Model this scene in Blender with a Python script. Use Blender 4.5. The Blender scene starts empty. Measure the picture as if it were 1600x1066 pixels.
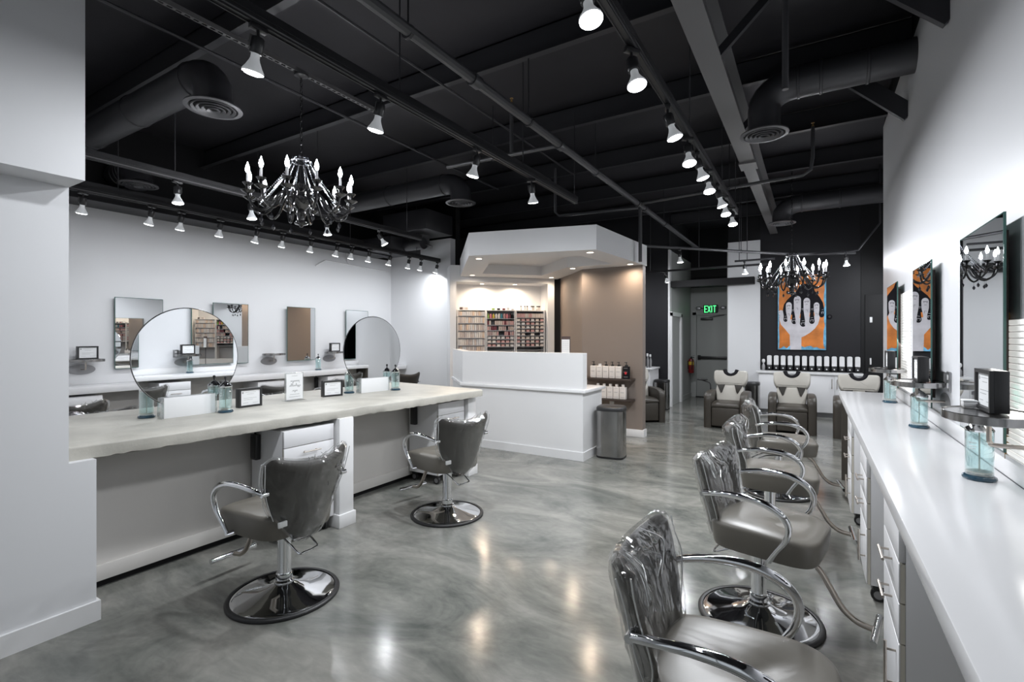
import bpy, bmesh, math, random
from math import sin, cos, pi, radians as R, sqrt
from mathutils import Vector, Matrix

random.seed(7)
SC = bpy.context.scene
COL = SC.collection

# ------------------------------------------------------------------ camera, sky, exposure
cam_d = bpy.data.cameras.new('camera')
cam = bpy.data.objects.new('camera', cam_d)
COL.objects.link(cam)
cam_d.sensor_width = 36.0
cam_d.lens = 770.0 / 1600.0 * 36.0
cam_d.shift_y = -7.0 / 1600.0
cam_d.clip_start = 0.05
cam.location = (0, 0, 1.52)
cam.rotation_euler = (R(90), 0, math.atan(470.0 / 770.0))
SC.camera = cam

w = bpy.data.worlds.new('daylight')
SC.world = w
w.use_nodes = True
w.node_tree.nodes['Background'].inputs[0].default_value = (0.86, 0.93, 1.0, 1)
w.node_tree.nodes['Background'].inputs[1].default_value = 0.5

SC.view_settings.view_transform = 'Standard'
SC.view_settings.look = 'None'
SC.view_settings.gamma = 1.0
SC.view_settings.use_curve_mapping = False
SC.view_settings.exposure = -0.06
SC.cycles.use_denoising = True
SC.cycles.max_bounces = 10
SC.cycles.diffuse_bounces = 4
SC.cycles.glossy_bounces = 6
SC.cycles.transmission_bounces = 6
SC.cycles.transparent_max_bounces = 16
SC.cycles.sample_clamp_indirect = 4.0
SC.cycles.caustics_reflective = False
SC.cycles.caustics_refractive = False
SC.cycles.use_light_tree = True

COOL = (0.93, 0.96, 1.0)
WARM = (1.0, 0.80, 0.60)
POWER_TRACK = 17.0
POWER_DOWN = 44.0

def lamp(kind, name, loc, power, color, size=0.1, target=None, spread=None, blend=None, angle=None):
    d = bpy.data.lights.new(name, kind)
    d.energy = power
    d.color = color
    if kind == 'AREA':
        d.shape = 'DISK'
        d.size = size
        if spread: d.spread = spread
    elif kind == 'SPOT':
        d.shadow_soft_size = size
        d.spot_size = angle or R(100)
        d.spot_blend = blend or 0.6
    else:
        d.shadow_soft_size = size
    o = bpy.data.objects.new(name, d)
    COL.objects.link(o)
    o.location = loc
    if target is not None:
        v = Vector(target) - Vector(loc)
        o.rotation_euler = v.to_track_quat('-Z', 'Y').to_euler()
    return o

# daylight coming in through the shop window behind the camera (a portal guides the sky's own light)
pd = bpy.data.lights.new('window_portal', 'AREA')
pd.shape = 'RECTANGLE'; pd.size = 3.4; pd.size_y = 2.9
pd.cycles.is_portal = True
po = bpy.data.objects.new('window_portal', pd)
COL.objects.link(po)
po.location = (-1.3, -2.5, 1.6)
po.rotation_euler = (R(90), 0, 0)

# ------------------------------------------------------------------ materials
def mat(name, color, rough=0.5, metal=0.0, spec=0.5, coat=0.0, emit=None, estr=0.0, bump=None, noise=None):
    m = bpy.data.materials.new(name)
    m.use_nodes = True
    nt = m.node_tree
    b = nt.nodes['Principled BSDF']
    c = (color[0], color[1], color[2], 1)
    b.inputs['Base Color'].default_value = c
    b.inputs['Roughness'].default_value = rough
    b.inputs['Metallic'].default_value = metal
    b.inputs['Specular IOR Level'].default_value = spec
    if coat:
        b.inputs['Coat Weight'].default_value = coat
        b.inputs['Coat Roughness'].default_value = 0.05
    if emit:
        b.inputs['Emission Color'].default_value = (emit[0], emit[1], emit[2], 1)
        b.inputs['Emission Strength'].default_value = estr
    if noise:                                   # (scale, amount): mottled base colour
        tc = nt.nodes.new('ShaderNodeTexCoord')
        n = nt.nodes.new('ShaderNodeTexNoise')
        n.inputs['Scale'].default_value = noise[0]
        n.inputs['Detail'].default_value = 6
        r = nt.nodes.new('ShaderNodeValToRGB')
        r.color_ramp.elements[0].position = 0.3
        r.color_ramp.elements[1].position = 0.7
        k = noise[1]
        r.color_ramp.elements[0].color = tuple(max(0, v * (1 - k)) for v in color) + (1,)
        r.color_ramp.elements[1].color = tuple(min(1, v * (1 + k)) for v in color) + (1,)
        nt.links.new(tc.outputs['Object'], n.inputs['Vector'])
        nt.links.new(n.outputs['Fac'], r.inputs['Fac'])
        nt.links.new(r.outputs['Color'], b.inputs['Base Color'])
    if bump:                                    # (scale, strength, distance)
        tc = nt.nodes.new('ShaderNodeTexCoord')
        n = nt.nodes.new('ShaderNodeTexNoise')
        n.inputs['Scale'].default_value = bump[0]
        n.inputs['Detail'].default_value = 5
        bp = nt.nodes.new('ShaderNodeBump')
        bp.inputs['Strength'].default_value = bump[1]
        bp.inputs['Distance'].default_value = bump[2]
        nt.links.new(tc.outputs['Object'], n.inputs['Vector'])
        nt.links.new(n.outputs['Fac'], bp.inputs['Height'])
        nt.links.new(bp.outputs['Normal'], b.inputs['Normal'])
    return m

def film(name, tint, gloss, lo, hi, bump=None, frost=0.0, blend=0.35):
    """thin clear sheet: tinted see-through with a glossy skin (glass, acrylic, plastic wrap)"""
    m = bpy.data.materials.new(name)
    m.use_nodes = True
    nt = m.node_tree
    nt.nodes.clear()
    out = nt.nodes.new('ShaderNodeOutputMaterial')
    t = nt.nodes.new('ShaderNodeBsdfTransparent')
    t.inputs[0].default_value = (*tint, 1)
    g = nt.nodes.new('ShaderNodeBsdfGlossy')
    g.inputs[0].default_value = (1, 1, 1, 1)
    g.inputs['Roughness'].default_value = gloss
    lw = nt.nodes.new('ShaderNodeLayerWeight')
    lw.inputs[0].default_value = blend
    mr = nt.nodes.new('ShaderNodeMapRange')
    mr.inputs['To Min'].default_value = lo
    mr.inputs['To Max'].default_value = hi
    nt.links.new(lw.outputs['Facing'], mr.inputs['Value'])
    mx = nt.nodes.new('ShaderNodeMixShader')
    nt.links.new(mr.outputs[0], mx.inputs[0])
    nt.links.new(t.outputs[0], mx.inputs[1])
    nt.links.new(g.outputs[0], mx.inputs[2])
    if bump:
        tc = nt.nodes.new('ShaderNodeTexCoord')
        mp = nt.nodes.new('ShaderNodeMapping')
        mp.inputs['Scale'].default_value = bump[3] if len(bump) > 3 else (1, 1, 1)
        n = nt.nodes.new('ShaderNodeTexNoise')
        n.inputs['Scale'].default_value = bump[0]
        n.inputs['Detail'].default_value = 3
        n.inputs['Distortion'].default_value = 1.5
        bp = nt.nodes.new('ShaderNodeBump')
        bp.inputs['Strength'].default_value = bump[1]
        bp.inputs['Distance'].default_value = bump[2]
        nt.links.new(tc.outputs['Object'], mp.inputs[0])
        nt.links.new(mp.outputs[0], n.inputs['Vector'])
        nt.links.new(n.outputs['Fac'], bp.inputs['Height'])
        nt.links.new(bp.outputs['Normal'], g.inputs['Normal'])
        nt.links.new(bp.outputs['Normal'], lw.inputs['Normal'])
    last = mx
    if frost:
        d = nt.nodes.new('ShaderNodeBsdfDiffuse')
        d.inputs[0].default_value = (0.9, 0.92, 0.92, 1)
        m2 = nt.nodes.new('ShaderNodeMixShader')
        m2.inputs[0].default_value = frost
        nt.links.new(mx.outputs[0], m2.inputs[1])
        nt.links.new(d.outputs[0], m2.inputs[2])
        last = m2
    nt.links.new(last.outputs[0], out.inputs['Surface'])
    return m

def floor_mat():
    m = bpy.data.materials.new('stained_concrete')
    m.use_nodes = True
    nt = m.node_tree
    b = nt.nodes['Principled BSDF']
    tc = nt.nodes.new('ShaderNodeTexCoord')
    mp = nt.nodes.new('ShaderNodeMapping')
    mp.inputs['Rotation'].default_value = (0, 0, R(-62))
    mp.inputs['Scale'].default_value = (0.85, 1.75, 1)
    nt.links.new(tc.outputs['Object'], mp.inputs[0])
    n1 = nt.nodes.new('ShaderNodeTexNoise')
    n1.inputs['Scale'].default_value = 1.15
    n1.inputs['Detail'].default_value = 9
    n1.inputs['Roughness'].default_value = 0.62
    n1.inputs['Distortion'].default_value = 1.3
    nt.links.new(mp.outputs[0], n1.inputs['Vector'])
    r1 = nt.nodes.new('ShaderNodeValToRGB')
    e = r1.color_ramp.elements
    e[0].position = 0.30; e[0].color = (0.085, 0.091, 0.084, 1)
    e[1].position = 0.68; e[1].color = (0.255, 0.25, 0.23, 1)
    x = r1.color_ramp.elements.new(0.47); x.color = (0.158, 0.160, 0.147, 1)
    nt.links.new(n1.outputs['Fac'], r1.inputs['Fac'])
    n2 = nt.nodes.new('ShaderNodeTexNoise')
    n2.inputs['Scale'].default_value = 7
    n2.inputs['Detail'].default_value = 8
    n2.inputs['Distortion'].default_value = 2.0
    nt.links.new(mp.outputs[0], n2.inputs['Vector'])
    r2 = nt.nodes.new('ShaderNodeValToRGB')
    r2.color_ramp.elements[0].position = 0.3; r2.color_ramp.elements[0].color = (0.9, 0.9, 0.9, 1)
    r2.color_ramp.elements[1].position = 0.7; r2.color_ramp.elements[1].color = (1.1, 1.1, 1.09, 1)
    nt.links.new(n2.outputs['Fac'], r2.inputs['Fac'])
    mx = nt.nodes.new('ShaderNodeMix')
    mx.data_type = 'RGBA'; mx.blend_type = 'MULTIPLY'; mx.inputs[0].default_value = 1.0
    nt.links.new(r1.outputs[0], mx.inputs[6])
    nt.links.new(r2.outputs[0], mx.inputs[7])
    nt.links.new(mx.outputs[2], b.inputs['Base Color'])
    b.inputs['Roughness'].default_value = 0.16
    b.inputs['Specular IOR Level'].default_value = 0.5
    bp = nt.nodes.new('ShaderNodeBump')
    bp.inputs['Strength'].default_value = 0.12
    bp.inputs['Distance'].default_value = 0.004
    nt.links.new(n1.outputs['Fac'], bp.inputs['Height'])
    nt.links.new(bp.outputs['Normal'], b.inputs['Normal'])
    return m

M = {}
M['wall'] = mat('white_paint', (0.70, 0.705, 0.72), 0.5, spec=0.3)
M['wall2'] = mat('satin_white_paint', (0.66, 0.665, 0.685), 0.34, spec=0.4)
M['trim'] = mat('trim_white', (0.74, 0.74, 0.745), 0.35)
M['greige'] = mat('greige_paint', (0.60, 0.58, 0.555), 0.5)
M['charcoal'] = mat('charcoal_paint', (0.012, 0.012, 0.0145), 0.55, spec=0.3)
M['black_wall'] = mat('black_paint', (0.010, 0.010, 0.011), 0.6, spec=0.25)
M['corridor'] = mat('corridor_grey', (0.40, 0.41, 0.40), 0.55)
M['deck'] = mat('black_deck', (0.030, 0.029, 0.033), 0.6, spec=0.3, noise=(0.8, 0.3))
M['steel_black'] = mat('black_steelwork', (0.030, 0.030, 0.034), 0.45, spec=0.4)
M['girder'] = mat('dark_grey_steel', (0.13, 0.128, 0.13), 0.5)
M['duct'] = mat('black_duct', (0.030, 0.030, 0.034), 0.38, spec=0.5)
M['pipe'] = mat('dark_pipe', (0.06, 0.06, 0.065), 0.38, spec=0.5)
M['diffuser'] = mat('diffuser_grey', (0.085, 0.085, 0.09), 0.4)
M['track'] = mat('track_black', (0.02, 0.02, 0.022), 0.3)
M['taupe'] = mat('taupe_paint', (0.215, 0.178, 0.155), 0.5)
M['floor'] = floor_mat()
M['concrete'] = mat('cast_concrete', (0.45, 0.435, 0.39), 0.42, noise=(5, 0.13), bump=(60, 0.25, 0.004))
M['laminate'] = mat('white_laminate', (0.74, 0.74, 0.755), 0.28)
M['laminate_edge'] = mat('beige_edge_band', (0.60, 0.57, 0.50), 0.4)
M['solid'] = mat('white_solid_surface', (0.74, 0.74, 0.75), 0.17, spec=0.5)
M['chrome'] = mat('chrome', (0.82, 0.83, 0.85), 0.055, 1.0)
M['nickel'] = mat('brushed_nickel', (0.55, 0.50, 0.45), 0.28, 1.0)
M['steel'] = mat('brushed_steel', (0.36, 0.355, 0.35), 0.2, 1.0, bump=(30, 0.05, 0.001))
M['plate'] = mat('grey_wall_plate', (0.30, 0.30, 0.31), 0.38, 0.7)
M['rubber'] = mat('black_rubber', (0.012, 0.012, 0.013), 0.42)
M['black_gloss'] = mat('black_gloss', (0.010, 0.010, 0.011), 0.12, coat=0.6)
M['black_plastic'] = mat('black_plastic', (0.016, 0.016, 0.017), 0.35)
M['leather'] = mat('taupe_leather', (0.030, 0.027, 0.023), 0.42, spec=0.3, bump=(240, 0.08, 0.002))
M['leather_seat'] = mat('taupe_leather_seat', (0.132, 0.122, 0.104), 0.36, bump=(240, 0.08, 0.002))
M['leather_dark'] = mat('brown_leather', (0.050, 0.043, 0.035), 0.40, bump=(240, 0.08, 0.002))
M['leather_pale'] = mat('pale_grey_leather', (0.42, 0.40, 0.36), 0.42)
M['wrap'] = film('clear_plastic_wrap', (0.97, 0.97, 0.97), 0.06, 0.012, 0.75, bump=(3.2, 0.5, 0.07, (1, 1, 0.7)), blend=0.24, frost=0.015)
M['wrap_seam'] = film('plastic_seam', (0.9, 0.9, 0.9), 0.15, 0.4, 0.9, frost=0.35)
M['acrylic'] = film('clear_acrylic', (0.92, 0.94, 0.94), 0.04, 0.08, 0.8, frost=0.10)
M['mirror'] = mat('mirror_glass', (0.80, 0.82, 0.83), 0.005, 1.0)
M['mirror_edge'] = mat('green_glass_edge', (0.03, 0.10, 0.085), 0.12)
M['jar'] = film('jar_glass', (0.88, 0.97, 0.97), 0.02, 0.10, 0.85)
M['liquid'] = film('blue_liquid', (0.90, 0.968, 0.97), 0.03, 0.03, 0.3)
M['jar_foot'] = mat('dark_blue_glass', (0.02, 0.055, 0.085), 0.06, coat=0.5)
M['paper'] = mat('white_paper', (0.76, 0.77, 0.78), 0.6)
M['ink'] = mat('black_ink', (0.03, 0.03, 0.035), 0.6)
M['ink_soft'] = mat('grey_ink', (0.35, 0.35, 0.36), 0.6)
M['bulb_face'] = mat('lit_bulb_face', (1, 1, 1), 0.4, emit=(0.95, 0.98, 1.0), estr=14.0)
M['bulb_dim'] = mat('lit_bulb_body', (0.85, 0.87, 0.9), 0.3, emit=(0.95, 0.98, 1.0), estr=0.16)
M['flame'] = mat('lit_candle_bulb', (1, 1, 1), 0.3, emit=(0.93, 0.95, 1.0), estr=98.0)
M['warm_face'] = mat('lit_downlight', (1, 1, 1), 0.4, emit=(1.0, 0.84, 0.66), estr=10.0)
M['led'] = mat('lit_led', (1, 1, 1), 0.4, emit=(1.0, 0.98, 0.94), estr=16.0)
M['amber'] = mat('amber_backing', (0.30, 0.18, 0.055), 0.35)
M['candle'] = mat('candle_sleeve', (0.55, 0.55, 0.56), 0.3)
M['crystal'] = mat('black_crystal', (0.02, 0.02, 0.024), 0.05, coat=0.8)
M['exit_green'] = mat('lit_exit_green', (0.1, 0.9, 0.3), 0.5, emit=(0.10, 1.0, 0.30), estr=1.6)
M['exit_dark'] = mat('exit_housing', (0.02, 0.04, 0.025), 0.5)
M['red'] = mat('red_enamel', (0.20, 0.012, 0.012), 0.3)
M['red_bright'] = mat('red_print', (0.55, 0.02, 0.03), 0.5)
M['yellow'] = mat('yellow_label', (0.60, 0.42, 0.04), 0.5)
M['wood_dark'] = mat('dark_wood_shelf', (0.040, 0.028, 0.023), 0.35)
M['pwhite'] = mat('white_bottle', (0.68, 0.64, 0.61), 0.35)
M['p_orange'] = mat('painted_orange', (0.60, 0.19, 0.035), 0.6, noise=(4, 0.35))
M['p_blue'] = mat('painted_blue', (0.12, 0.36, 0.55), 0.6, noise=(9, 0.45))
M['p_pale'] = mat('painted_pale_grey', (0.55, 0.53, 0.56), 0.6, noise=(6, 0.12))
M['p_black'] = mat('painted_black', (0.010, 0.0095, 0.012), 0.8, spec=0.15)
M['smoky'] = mat('smoky_bead_glass', (0.55, 0.56, 0.60), 0.2, 1.0)
M['lit_rib'] = mat('lit_ribbed_panel', (0.8, 0.8, 0.8), 0.5, emit=(1.0, 0.985, 0.95), estr=0.55)  # emission paints in the LED light streaks seen on the right wall
M['sign_brown'] = mat('dark_brown_card', (0.05, 0.028, 0.024), 0.5)
TINTS = [(0.56, 0.50, 0.46), (0.50, 0.42, 0.38), (0.64, 0.60, 0.56), (0.42, 0.37, 0.36), (0.60, 0.46, 0.36),
         (0.40, 0.30, 0.29), (0.56, 0.55, 0.55), (0.34, 0.31, 0.31)]
for i, t in enumerate(TINTS): M['box%d' % i] = mat('printed_carton_%d' % i, t, 0.5)
for n, c in (('pink', (0.55, 0.18, 0.22)), ('maroon', (0.14, 0.03, 0.04)), ('green', (0.25, 0.40, 0.10)),
             ('teal', (0.04, 0.20, 0.26)), ('gold', (0.55, 0.40, 0.06)), ('rose', (0.50, 0.30, 0.29))):
    M['t_' + n] = mat(n + '_bottle', c, 0.35)

# ------------------------------------------------------------------ mesh helpers
def catmull(pts, n=6, closed=False):
    P = [Vector(p) for p in pts]
    out = []
    m = len(P)
    rng = m if closed else m - 1
    for i in range(rng):
        a = P[(i - 1) % m] if (closed or i > 0) else P[0] * 2 - P[1]
        b, c = P[i], P[(i + 1) % m]
        d = P[(i + 2) % m] if (closed or i + 2 < m) else P[-1] * 2 - P[-2]
        for k in range(n):
            t = k / n
            out.append(0.5 * ((2 * b) + (c - a) * t + (2 * a - 5 * b + 4 * c - d) * t * t + (3 * b - a - 3 * c + d) * t ** 3))
    if not closed: out.append(P[-1])
    return out

class MB:
    def __init__(self): self.bm = bmesh.new()
    def _new(self, vs, T=None):
        if T is not None:
            for v in vs: v.co = T @ v.co
    def box(self, x0, x1, y0, y1, z0, z1, bev=0.0, T=None, seg=2):
        bm = bmesh.new() if bev else self.bm
        r = bmesh.ops.create_cube(bm, size=1.0)
        for v in r['verts']:
            v.co = Vector(((x0 + x1) / 2 + v.co.x * (x1 - x0), (y0 + y1) / 2 + v.co.y * (y1 - y0), (z0 + z1) / 2 + v.co.z * (z1 - z0)))
        if bev:
            bmesh.ops.bevel(bm, geom=bm.edges[:], offset=bev, segments=seg, affect='EDGES', profile=0.5)
            self.join(bm, T)
        else:
            self._new(r['verts'], T)
        return self
    def join(self, bm, T=None):
        mp = {}
        for v in bm.verts: mp[v] = self.bm.verts.new(T @ v.co if T is not None else v.co)
        for f in bm.faces:
            try: self.bm.faces.new([mp[v] for v in f.verts])
            except ValueError: pass
        bm.free()
    def bar(self, p0, p1, wd, ht, up=(0, 0, 1)):
        p0, p1 = Vector(p0), Vector(p1)
        d = (p1 - p0); L = d.length; d.normalize()
        u = Vector(up)
        s = d.cross(u)
        if s.length < 1e-4: s = d.cross(Vector((1, 0, 0)))
        s.normalize(); u = s.cross(d)
        T = Matrix((( d.x, s.x, u.x, p0.x), (d.y, s.y, u.y, p0.y), (d.z, s.z, u.z, p0.z), (0, 0, 0, 1)))
        return self.box(0, L, -wd / 2, wd / 2, -ht / 2, ht / 2, T=T)
    def tube(self, pts, r, seg=8, closed=False, cap=True, flat=1.0):
        P = [Vector(p) for p in pts]
        n = len(P)
        rs = r if isinstance(r, (list, tuple)) else [r] * n
        rings = []
        prev = None
        for i in range(n):
            if closed: t = P[(i + 1) % n] - P[i - 1]
            elif i == 0: t = P[1] - P[0]
            elif i == n - 1: t = P[-1] - P[-2]
            else: t = P[i + 1] - P[i - 1]
            if t.length < 1e-9: t = Vector((0, 0, 1))
            t.normalize()
            if prev is None:
                a = Vector((0, 0, 1)) if abs(t.z) < 0.9 else Vector((1, 0, 0))
                nrm = t.cross(a).normalized()
            else:
                nrm = prev - t * prev.dot(t)
                if nrm.length < 1e-6: nrm = t.orthogonal()
                nrm.normalize()
            prev = nrm
            bn = t.cross(nrm)
            rings.append([self.bm.verts.new(P[i] + (nrm * cos(2 * pi * k / seg) + bn * (sin(2 * pi * k / seg) * flat)) * rs[i]) for k in range(seg)])
        m = n if closed else n - 1
        for i in range(m):
            A, B = rings[i], rings[(i + 1) % n]
            for k in range(seg):
                self.bm.faces.new((A[k], A[(k + 1) % seg], B[(k + 1) % seg], B[k]))
        if cap and not closed:
            self.bm.faces.new(rings[0][::-1]); self.bm.faces.new(rings[-1])
        return self
    def cyl(self, p0, p1, r, seg=16, r2=None):
        return self.tube([p0, p1], [r, r if r2 is None else r2], seg)
    def lathe(self, prof, seg=24, T=None, sx=1.0, sy=1.0):
        rings = []
        for (r, z) in prof:
            if r < 1e-6: rings.append([self.bm.verts.new((0, 0, z))])
            else: rings.append([self.bm.verts.new((r * cos(2 * pi * k / seg) * sx, r * sin(2 * pi * k / seg) * sy, z)) for k in range(seg)])
        for A, B in zip(rings, rings[1:]):
            for k in range(seg):
                k2 = (k + 1) % seg
                if len(A) == 1 and len(B) == 1: continue
                if len(A) == 1: self.bm.faces.new((A[0], B[k2], B[k]))
                elif len(B) == 1: self.bm.faces.new((A[k], A[k2], B[0]))
                else: self.bm.faces.new((A[k], A[k2], B[k2], B[k]))
        if T is not None:
            for ring in rings:
                for v in ring: v.co = T @ v.co
        return self
    def prism(self, poly, z0, z1, T=None):
        a = [self.bm.verts.new((x, y, z0)) for x, y in poly]
        b = [self.bm.verts.new((x, y, z1)) for x, y in poly]
        n = len(poly)
        self.bm.faces.new(a[::-1]); self.bm.faces.new(b)
        for i in range(n): self.bm.faces.new((a[i], a[(i + 1) % n], b[(i + 1) % n], b[i]))
        self._new(a + b, T)
        return self
    def face(self, pts):
        self.bm.faces.new([self.bm.verts.new(p) for p in pts])
        return self
    def rings(self, rings, cap0=True, cap1=True):
        R_ = [[self.bm.verts.new(p) for p in r] for r in rings]
        n = len(R_[0])
        for A, B in zip(R_, R_[1:]):
            for k in range(n): self.bm.faces.new((A[k], A[(k + 1) % n], B[(k + 1) % n], B[k]))
        if cap0: self.bm.faces.new(R_[0][::-1])
        if cap1: self.bm.faces.new(R_[-1])
        return self
    def done(self, name, m, parent=None, loc=None, rotz=0.0, smooth=35, normals=True):
        bm = self.bm
        if normals: bmesh.ops.recalc_face_normals(bm, faces=bm.faces[:])
        me = bpy.data.meshes.new(name)
        bm.to_mesh(me); bm.free()
        if smooth:
            for p in me.polygons: p.use_smooth = True
            me.set_sharp_from_angle(angle=R(smooth))
        me.materials.append(m)
        o = bpy.data.objects.new(name, me)
        COL.objects.link(o)
        if parent is not None: o.parent = parent
        if loc is not None: o.location = loc
        if rotz: o.rotation_euler = (0, 0, rotz)
        return o

def Tm(loc=(0, 0, 0), rz=0.0, rx=0.0, ry=0.0):
    return Matrix.Translation(loc) @ Matrix.Rotation(rz, 4, 'Z') @ Matrix.Rotation(ry, 4, 'Y') @ Matrix.Rotation(rx, 4, 'X')

def thing(name, label, cat, loc=(0, 0, 0), rotz=0.0, group=None):
    o = bpy.data.objects.new(name, None)
    o.empty_display_size = 0.1
    COL.objects.link(o)
    o.location = loc; o.rotation_euler = (0, 0, rotz)
    o['label'] = label; o['category'] = cat
    if group: o['group'] = group
    return o

def tag(o, label, cat, group=None):
    o['label'] = label; o['category'] = cat
    if group: o['group'] = group
    return o

def struct(o):
    o['kind'] = 'structure'
    return o

KIDS = {}
def dup(root, loc, rotz=None, label=None, group=None):
    r = root.copy(); COL.objects.link(r)
    r.location = loc
    if rotz is not None: r.rotation_euler = (0, 0, rotz)
    if label: r['label'] = label
    if group: r['group'] = group
    for ch in root.children:
        c = ch.copy(); COL.objects.link(c); c.parent = r
        for g in ch.children:
            d = g.copy(); COL.objects.link(d); d.parent = c
    return r

ORD = ['first', 'second', 'third', 'fourth', 'fifth', 'sixth', 'seventh', 'eighth', 'ninth', 'tenth', 'eleventh',
       'twelfth', 'thirteenth', 'fourteenth', 'fifteenth', 'sixteenth']
# ------------------------------------------------------------------ room shell
def wall(name, x0, x1, y0, y1, z0, z1, m):
    return struct(MB().box(x0, x1, y0, y1, z0, z1).done(name, m, smooth=0))

struct(MB().box(-8.2, 3.0, -3.0, 13.6, -0.06, 0.0).done('floor', M['floor'], smooth=0))
struct(MB().box(-8.2, 3.0, -3.0, 13.6, 4.22, 4.32).done('ceiling', M['deck'], smooth=0))

# left side
wall('wall_left', -7.75, -7.55, 0.8, 7.7, 0, 3.10, M['wall'])
wall('wall_left_upper', -7.75, -7.56, 0.8, 7.7, 3.10, 4.22, M['black_wall'])
wall('wall_back_left', -7.55, -5.97, 7.50, 7.65, 0, 3.42, M['wall'])
wall('wall_back_left_upper', -7.55, -5.97, 7.66, 7.8, 2.4, 4.22, M['black_wall'])
# foreground wall block with its dropped header
b = MB()
b.box(-7.75, -3.28, -3.0, 0.98, 0, 2.29)
b.box(-7.75, -3.28, 0.98, 1.095, 0, 0.862)
struct(b.done('wall_near_left', M['wall'], smooth=0))
struct(MB().box(-7.75, -3.07, -3.0, 0.98, 2.29, 4.22).done('wall_header_left', M['wall'], smooth=0))
struct(MB().box(-3.28, -3.265, -2.99, 1.095, 0, 0.105).box(-3.32, -3.265, 1.095, 1.11, 0, 0.105).done('baseboard_near_left', M['trim']))
# right side
wall('wall_right', 0.70, 0.86, -3.0, 7.15, 0, 3.96, M['wall2'])
wall('wall_right_upper', 0.71, 0.86, -3.0, 7.15, 3.96, 4.22, M['black_wall'])
struct(MB().box(0.685, 0.70, -2.9, 6.36, 0.94, 1.03, 0.003).done('trim_1', M['solid']))
# front of the shop, behind the camera: a wall with one wide window
b = MB()
b.box(-3.28, 0.70, -2.75, -2.6, 0, 0.15); b.box(-3.28, 0.70, -2.75, -2.6, 3.1, 4.22)
b.box(-3.28, -3.0, -2.75, -2.6, 0.15, 3.1); b.box(0.4, 0.70, -2.75, -2.6, 0.15, 3.1)
struct(b.done('wall_front', M['wall'], smooth=0))
b = MB()
for x in (-3.0, -1.9, -0.75, 0.35): b.box(x, x + 0.05, -2.70, -2.64, 0.15, 3.1)
for z in (0.15, 2.2, 3.05): b.box(-3.0, 0.4, -2.70, -2.64, z, z + 0.05)
struct(b.done('window_1', M['track'], smooth=0))

# back of the shop
wall('wall_back_centre', -0.92, 0.77, 11.30, 11.45, 0, 4.22, M['charcoal'])
wall('wall_back_right', 0.77, 1.7, 11.28, 11.45, 0, 4.22, M['black_wall'])
wall('wall_far_right', 1.55, 1.7, 7.15, 11.45, 0, 4.22, M['wall'])
wall('wall_step_right', 0.86, 1.7, 7.05, 7.15, 0, 4.22, M['wall'])
wall('wall_pillar_back', -1.53, -0.92, 11.26, 11.45, 0, 3.50, M['wall'])
wall('wall_pillar_back_upper', -1.53, -0.92, 11.30, 11.45, 3.50, 4.22, M['black_wall'])
wall('wall_corridor_right', -1.55, -1.53, 11.30, 13.1, 0, 3.4, M['corridor'])
wall('wall_corridor_left', -2.80, -2.65, 11.0, 13.1, 0, 3.40, M['corridor'])
wall('wall_corridor_left_upper', -2.80, -2.66, 11.0, 13.1, 3.40, 4.22, M['black_wall'])
wall('wall_corridor_end', -2.80, -1.40, 13.08, 13.2, 0, 2.75, M['corridor'])
wall('wall_corridor_end_upper', -2.80, -1.40, 13.08, 13.2, 2.75, 4.22, M['black_wall'])
wall('wall_behind_reception', -7.6, -2.65, 10.86, 11.0, 0, 4.22, M['charcoal'])
wall('wall_behind_reception_left', -7.7, -7.55, 7.7, 10.9, 0, 4.22, M['black_wall'])
struct(MB().box(-2.67, -2.635, 10.845, 11.0, 0, 3.40).done('trim_2', M['trim'], smooth=0))
struct(MB().box(-2.65, -2.635, 11.95, 13.08, 0, 0.10).done('baseboard_corridor', M['corridor'], smooth=0))

# exit door at the end of the corridor
d = struct(MB().box(-2.50, -1.56, 13.045, 13.075, 0.02, 2.05, 0.004).done('door_1', M['corridor']))
MB().box(-2.60, -2.51, 13.03, 13.08, 0, 2.13).box(-2.60, -1.5, 13.03, 13.08, 2.06, 2.13).done('door_frame', M['corridor'], d, smooth=0)
MB().box(-2.47, -1.62, 12.98, 13.03, 0.96, 1.03, 0.01).box(-2.47, -2.40, 13.0, 13.045, 0.94, 1.05).done('push_bar', M['black_plastic'], d)
MB().box(-2.40, -2.12, 12.98, 13.045, 1.93, 1.99, 0.008).bar((-2.2, 12.95, 2.0), (-1.85, 13.03, 2.05), 0.02, 0.015).done('door_closer', M['black_plastic'], d)
MB().box(-2.52, -1.54, 13.0, 13.08, 0.0, 0.02).done('threshold', M['black_plastic'], d, smooth=0)
# doorway in the corridor's left wall (its white casing)
d2 = struct(MB().box(-2.66, -2.645, 10.98, 11.80, 0.0, 2.0).done('door_2', M['corridor'], smooth=0))
MB().box(-2.65, -2.60, 10.89, 10.98, 0, 2.04).box(-2.65, -2.60, 11.80, 11.92, 0, 2.04).box(-2.65, -2.60, 10.89, 11.92, 1.97, 2.06).done('door_frame', M['trim'], d2, smooth=0)
# black door right of the painting
d3 = struct(MB().box(0.83, 1.55, 11.25, 11.28, 0, 2.3, 0.004).done('door_3', M['black_wall']))
MB().box(0.90, 0.925, 11.22, 11.25, 1.00, 1.12, 0.004).done('door_handle', M['trim'], d3)
MB().box(0.90, 0.94, 11.24, 11.25, 1.78, 1.88, 0.003).done('sign_plate', M['trim'], d3)

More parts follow.
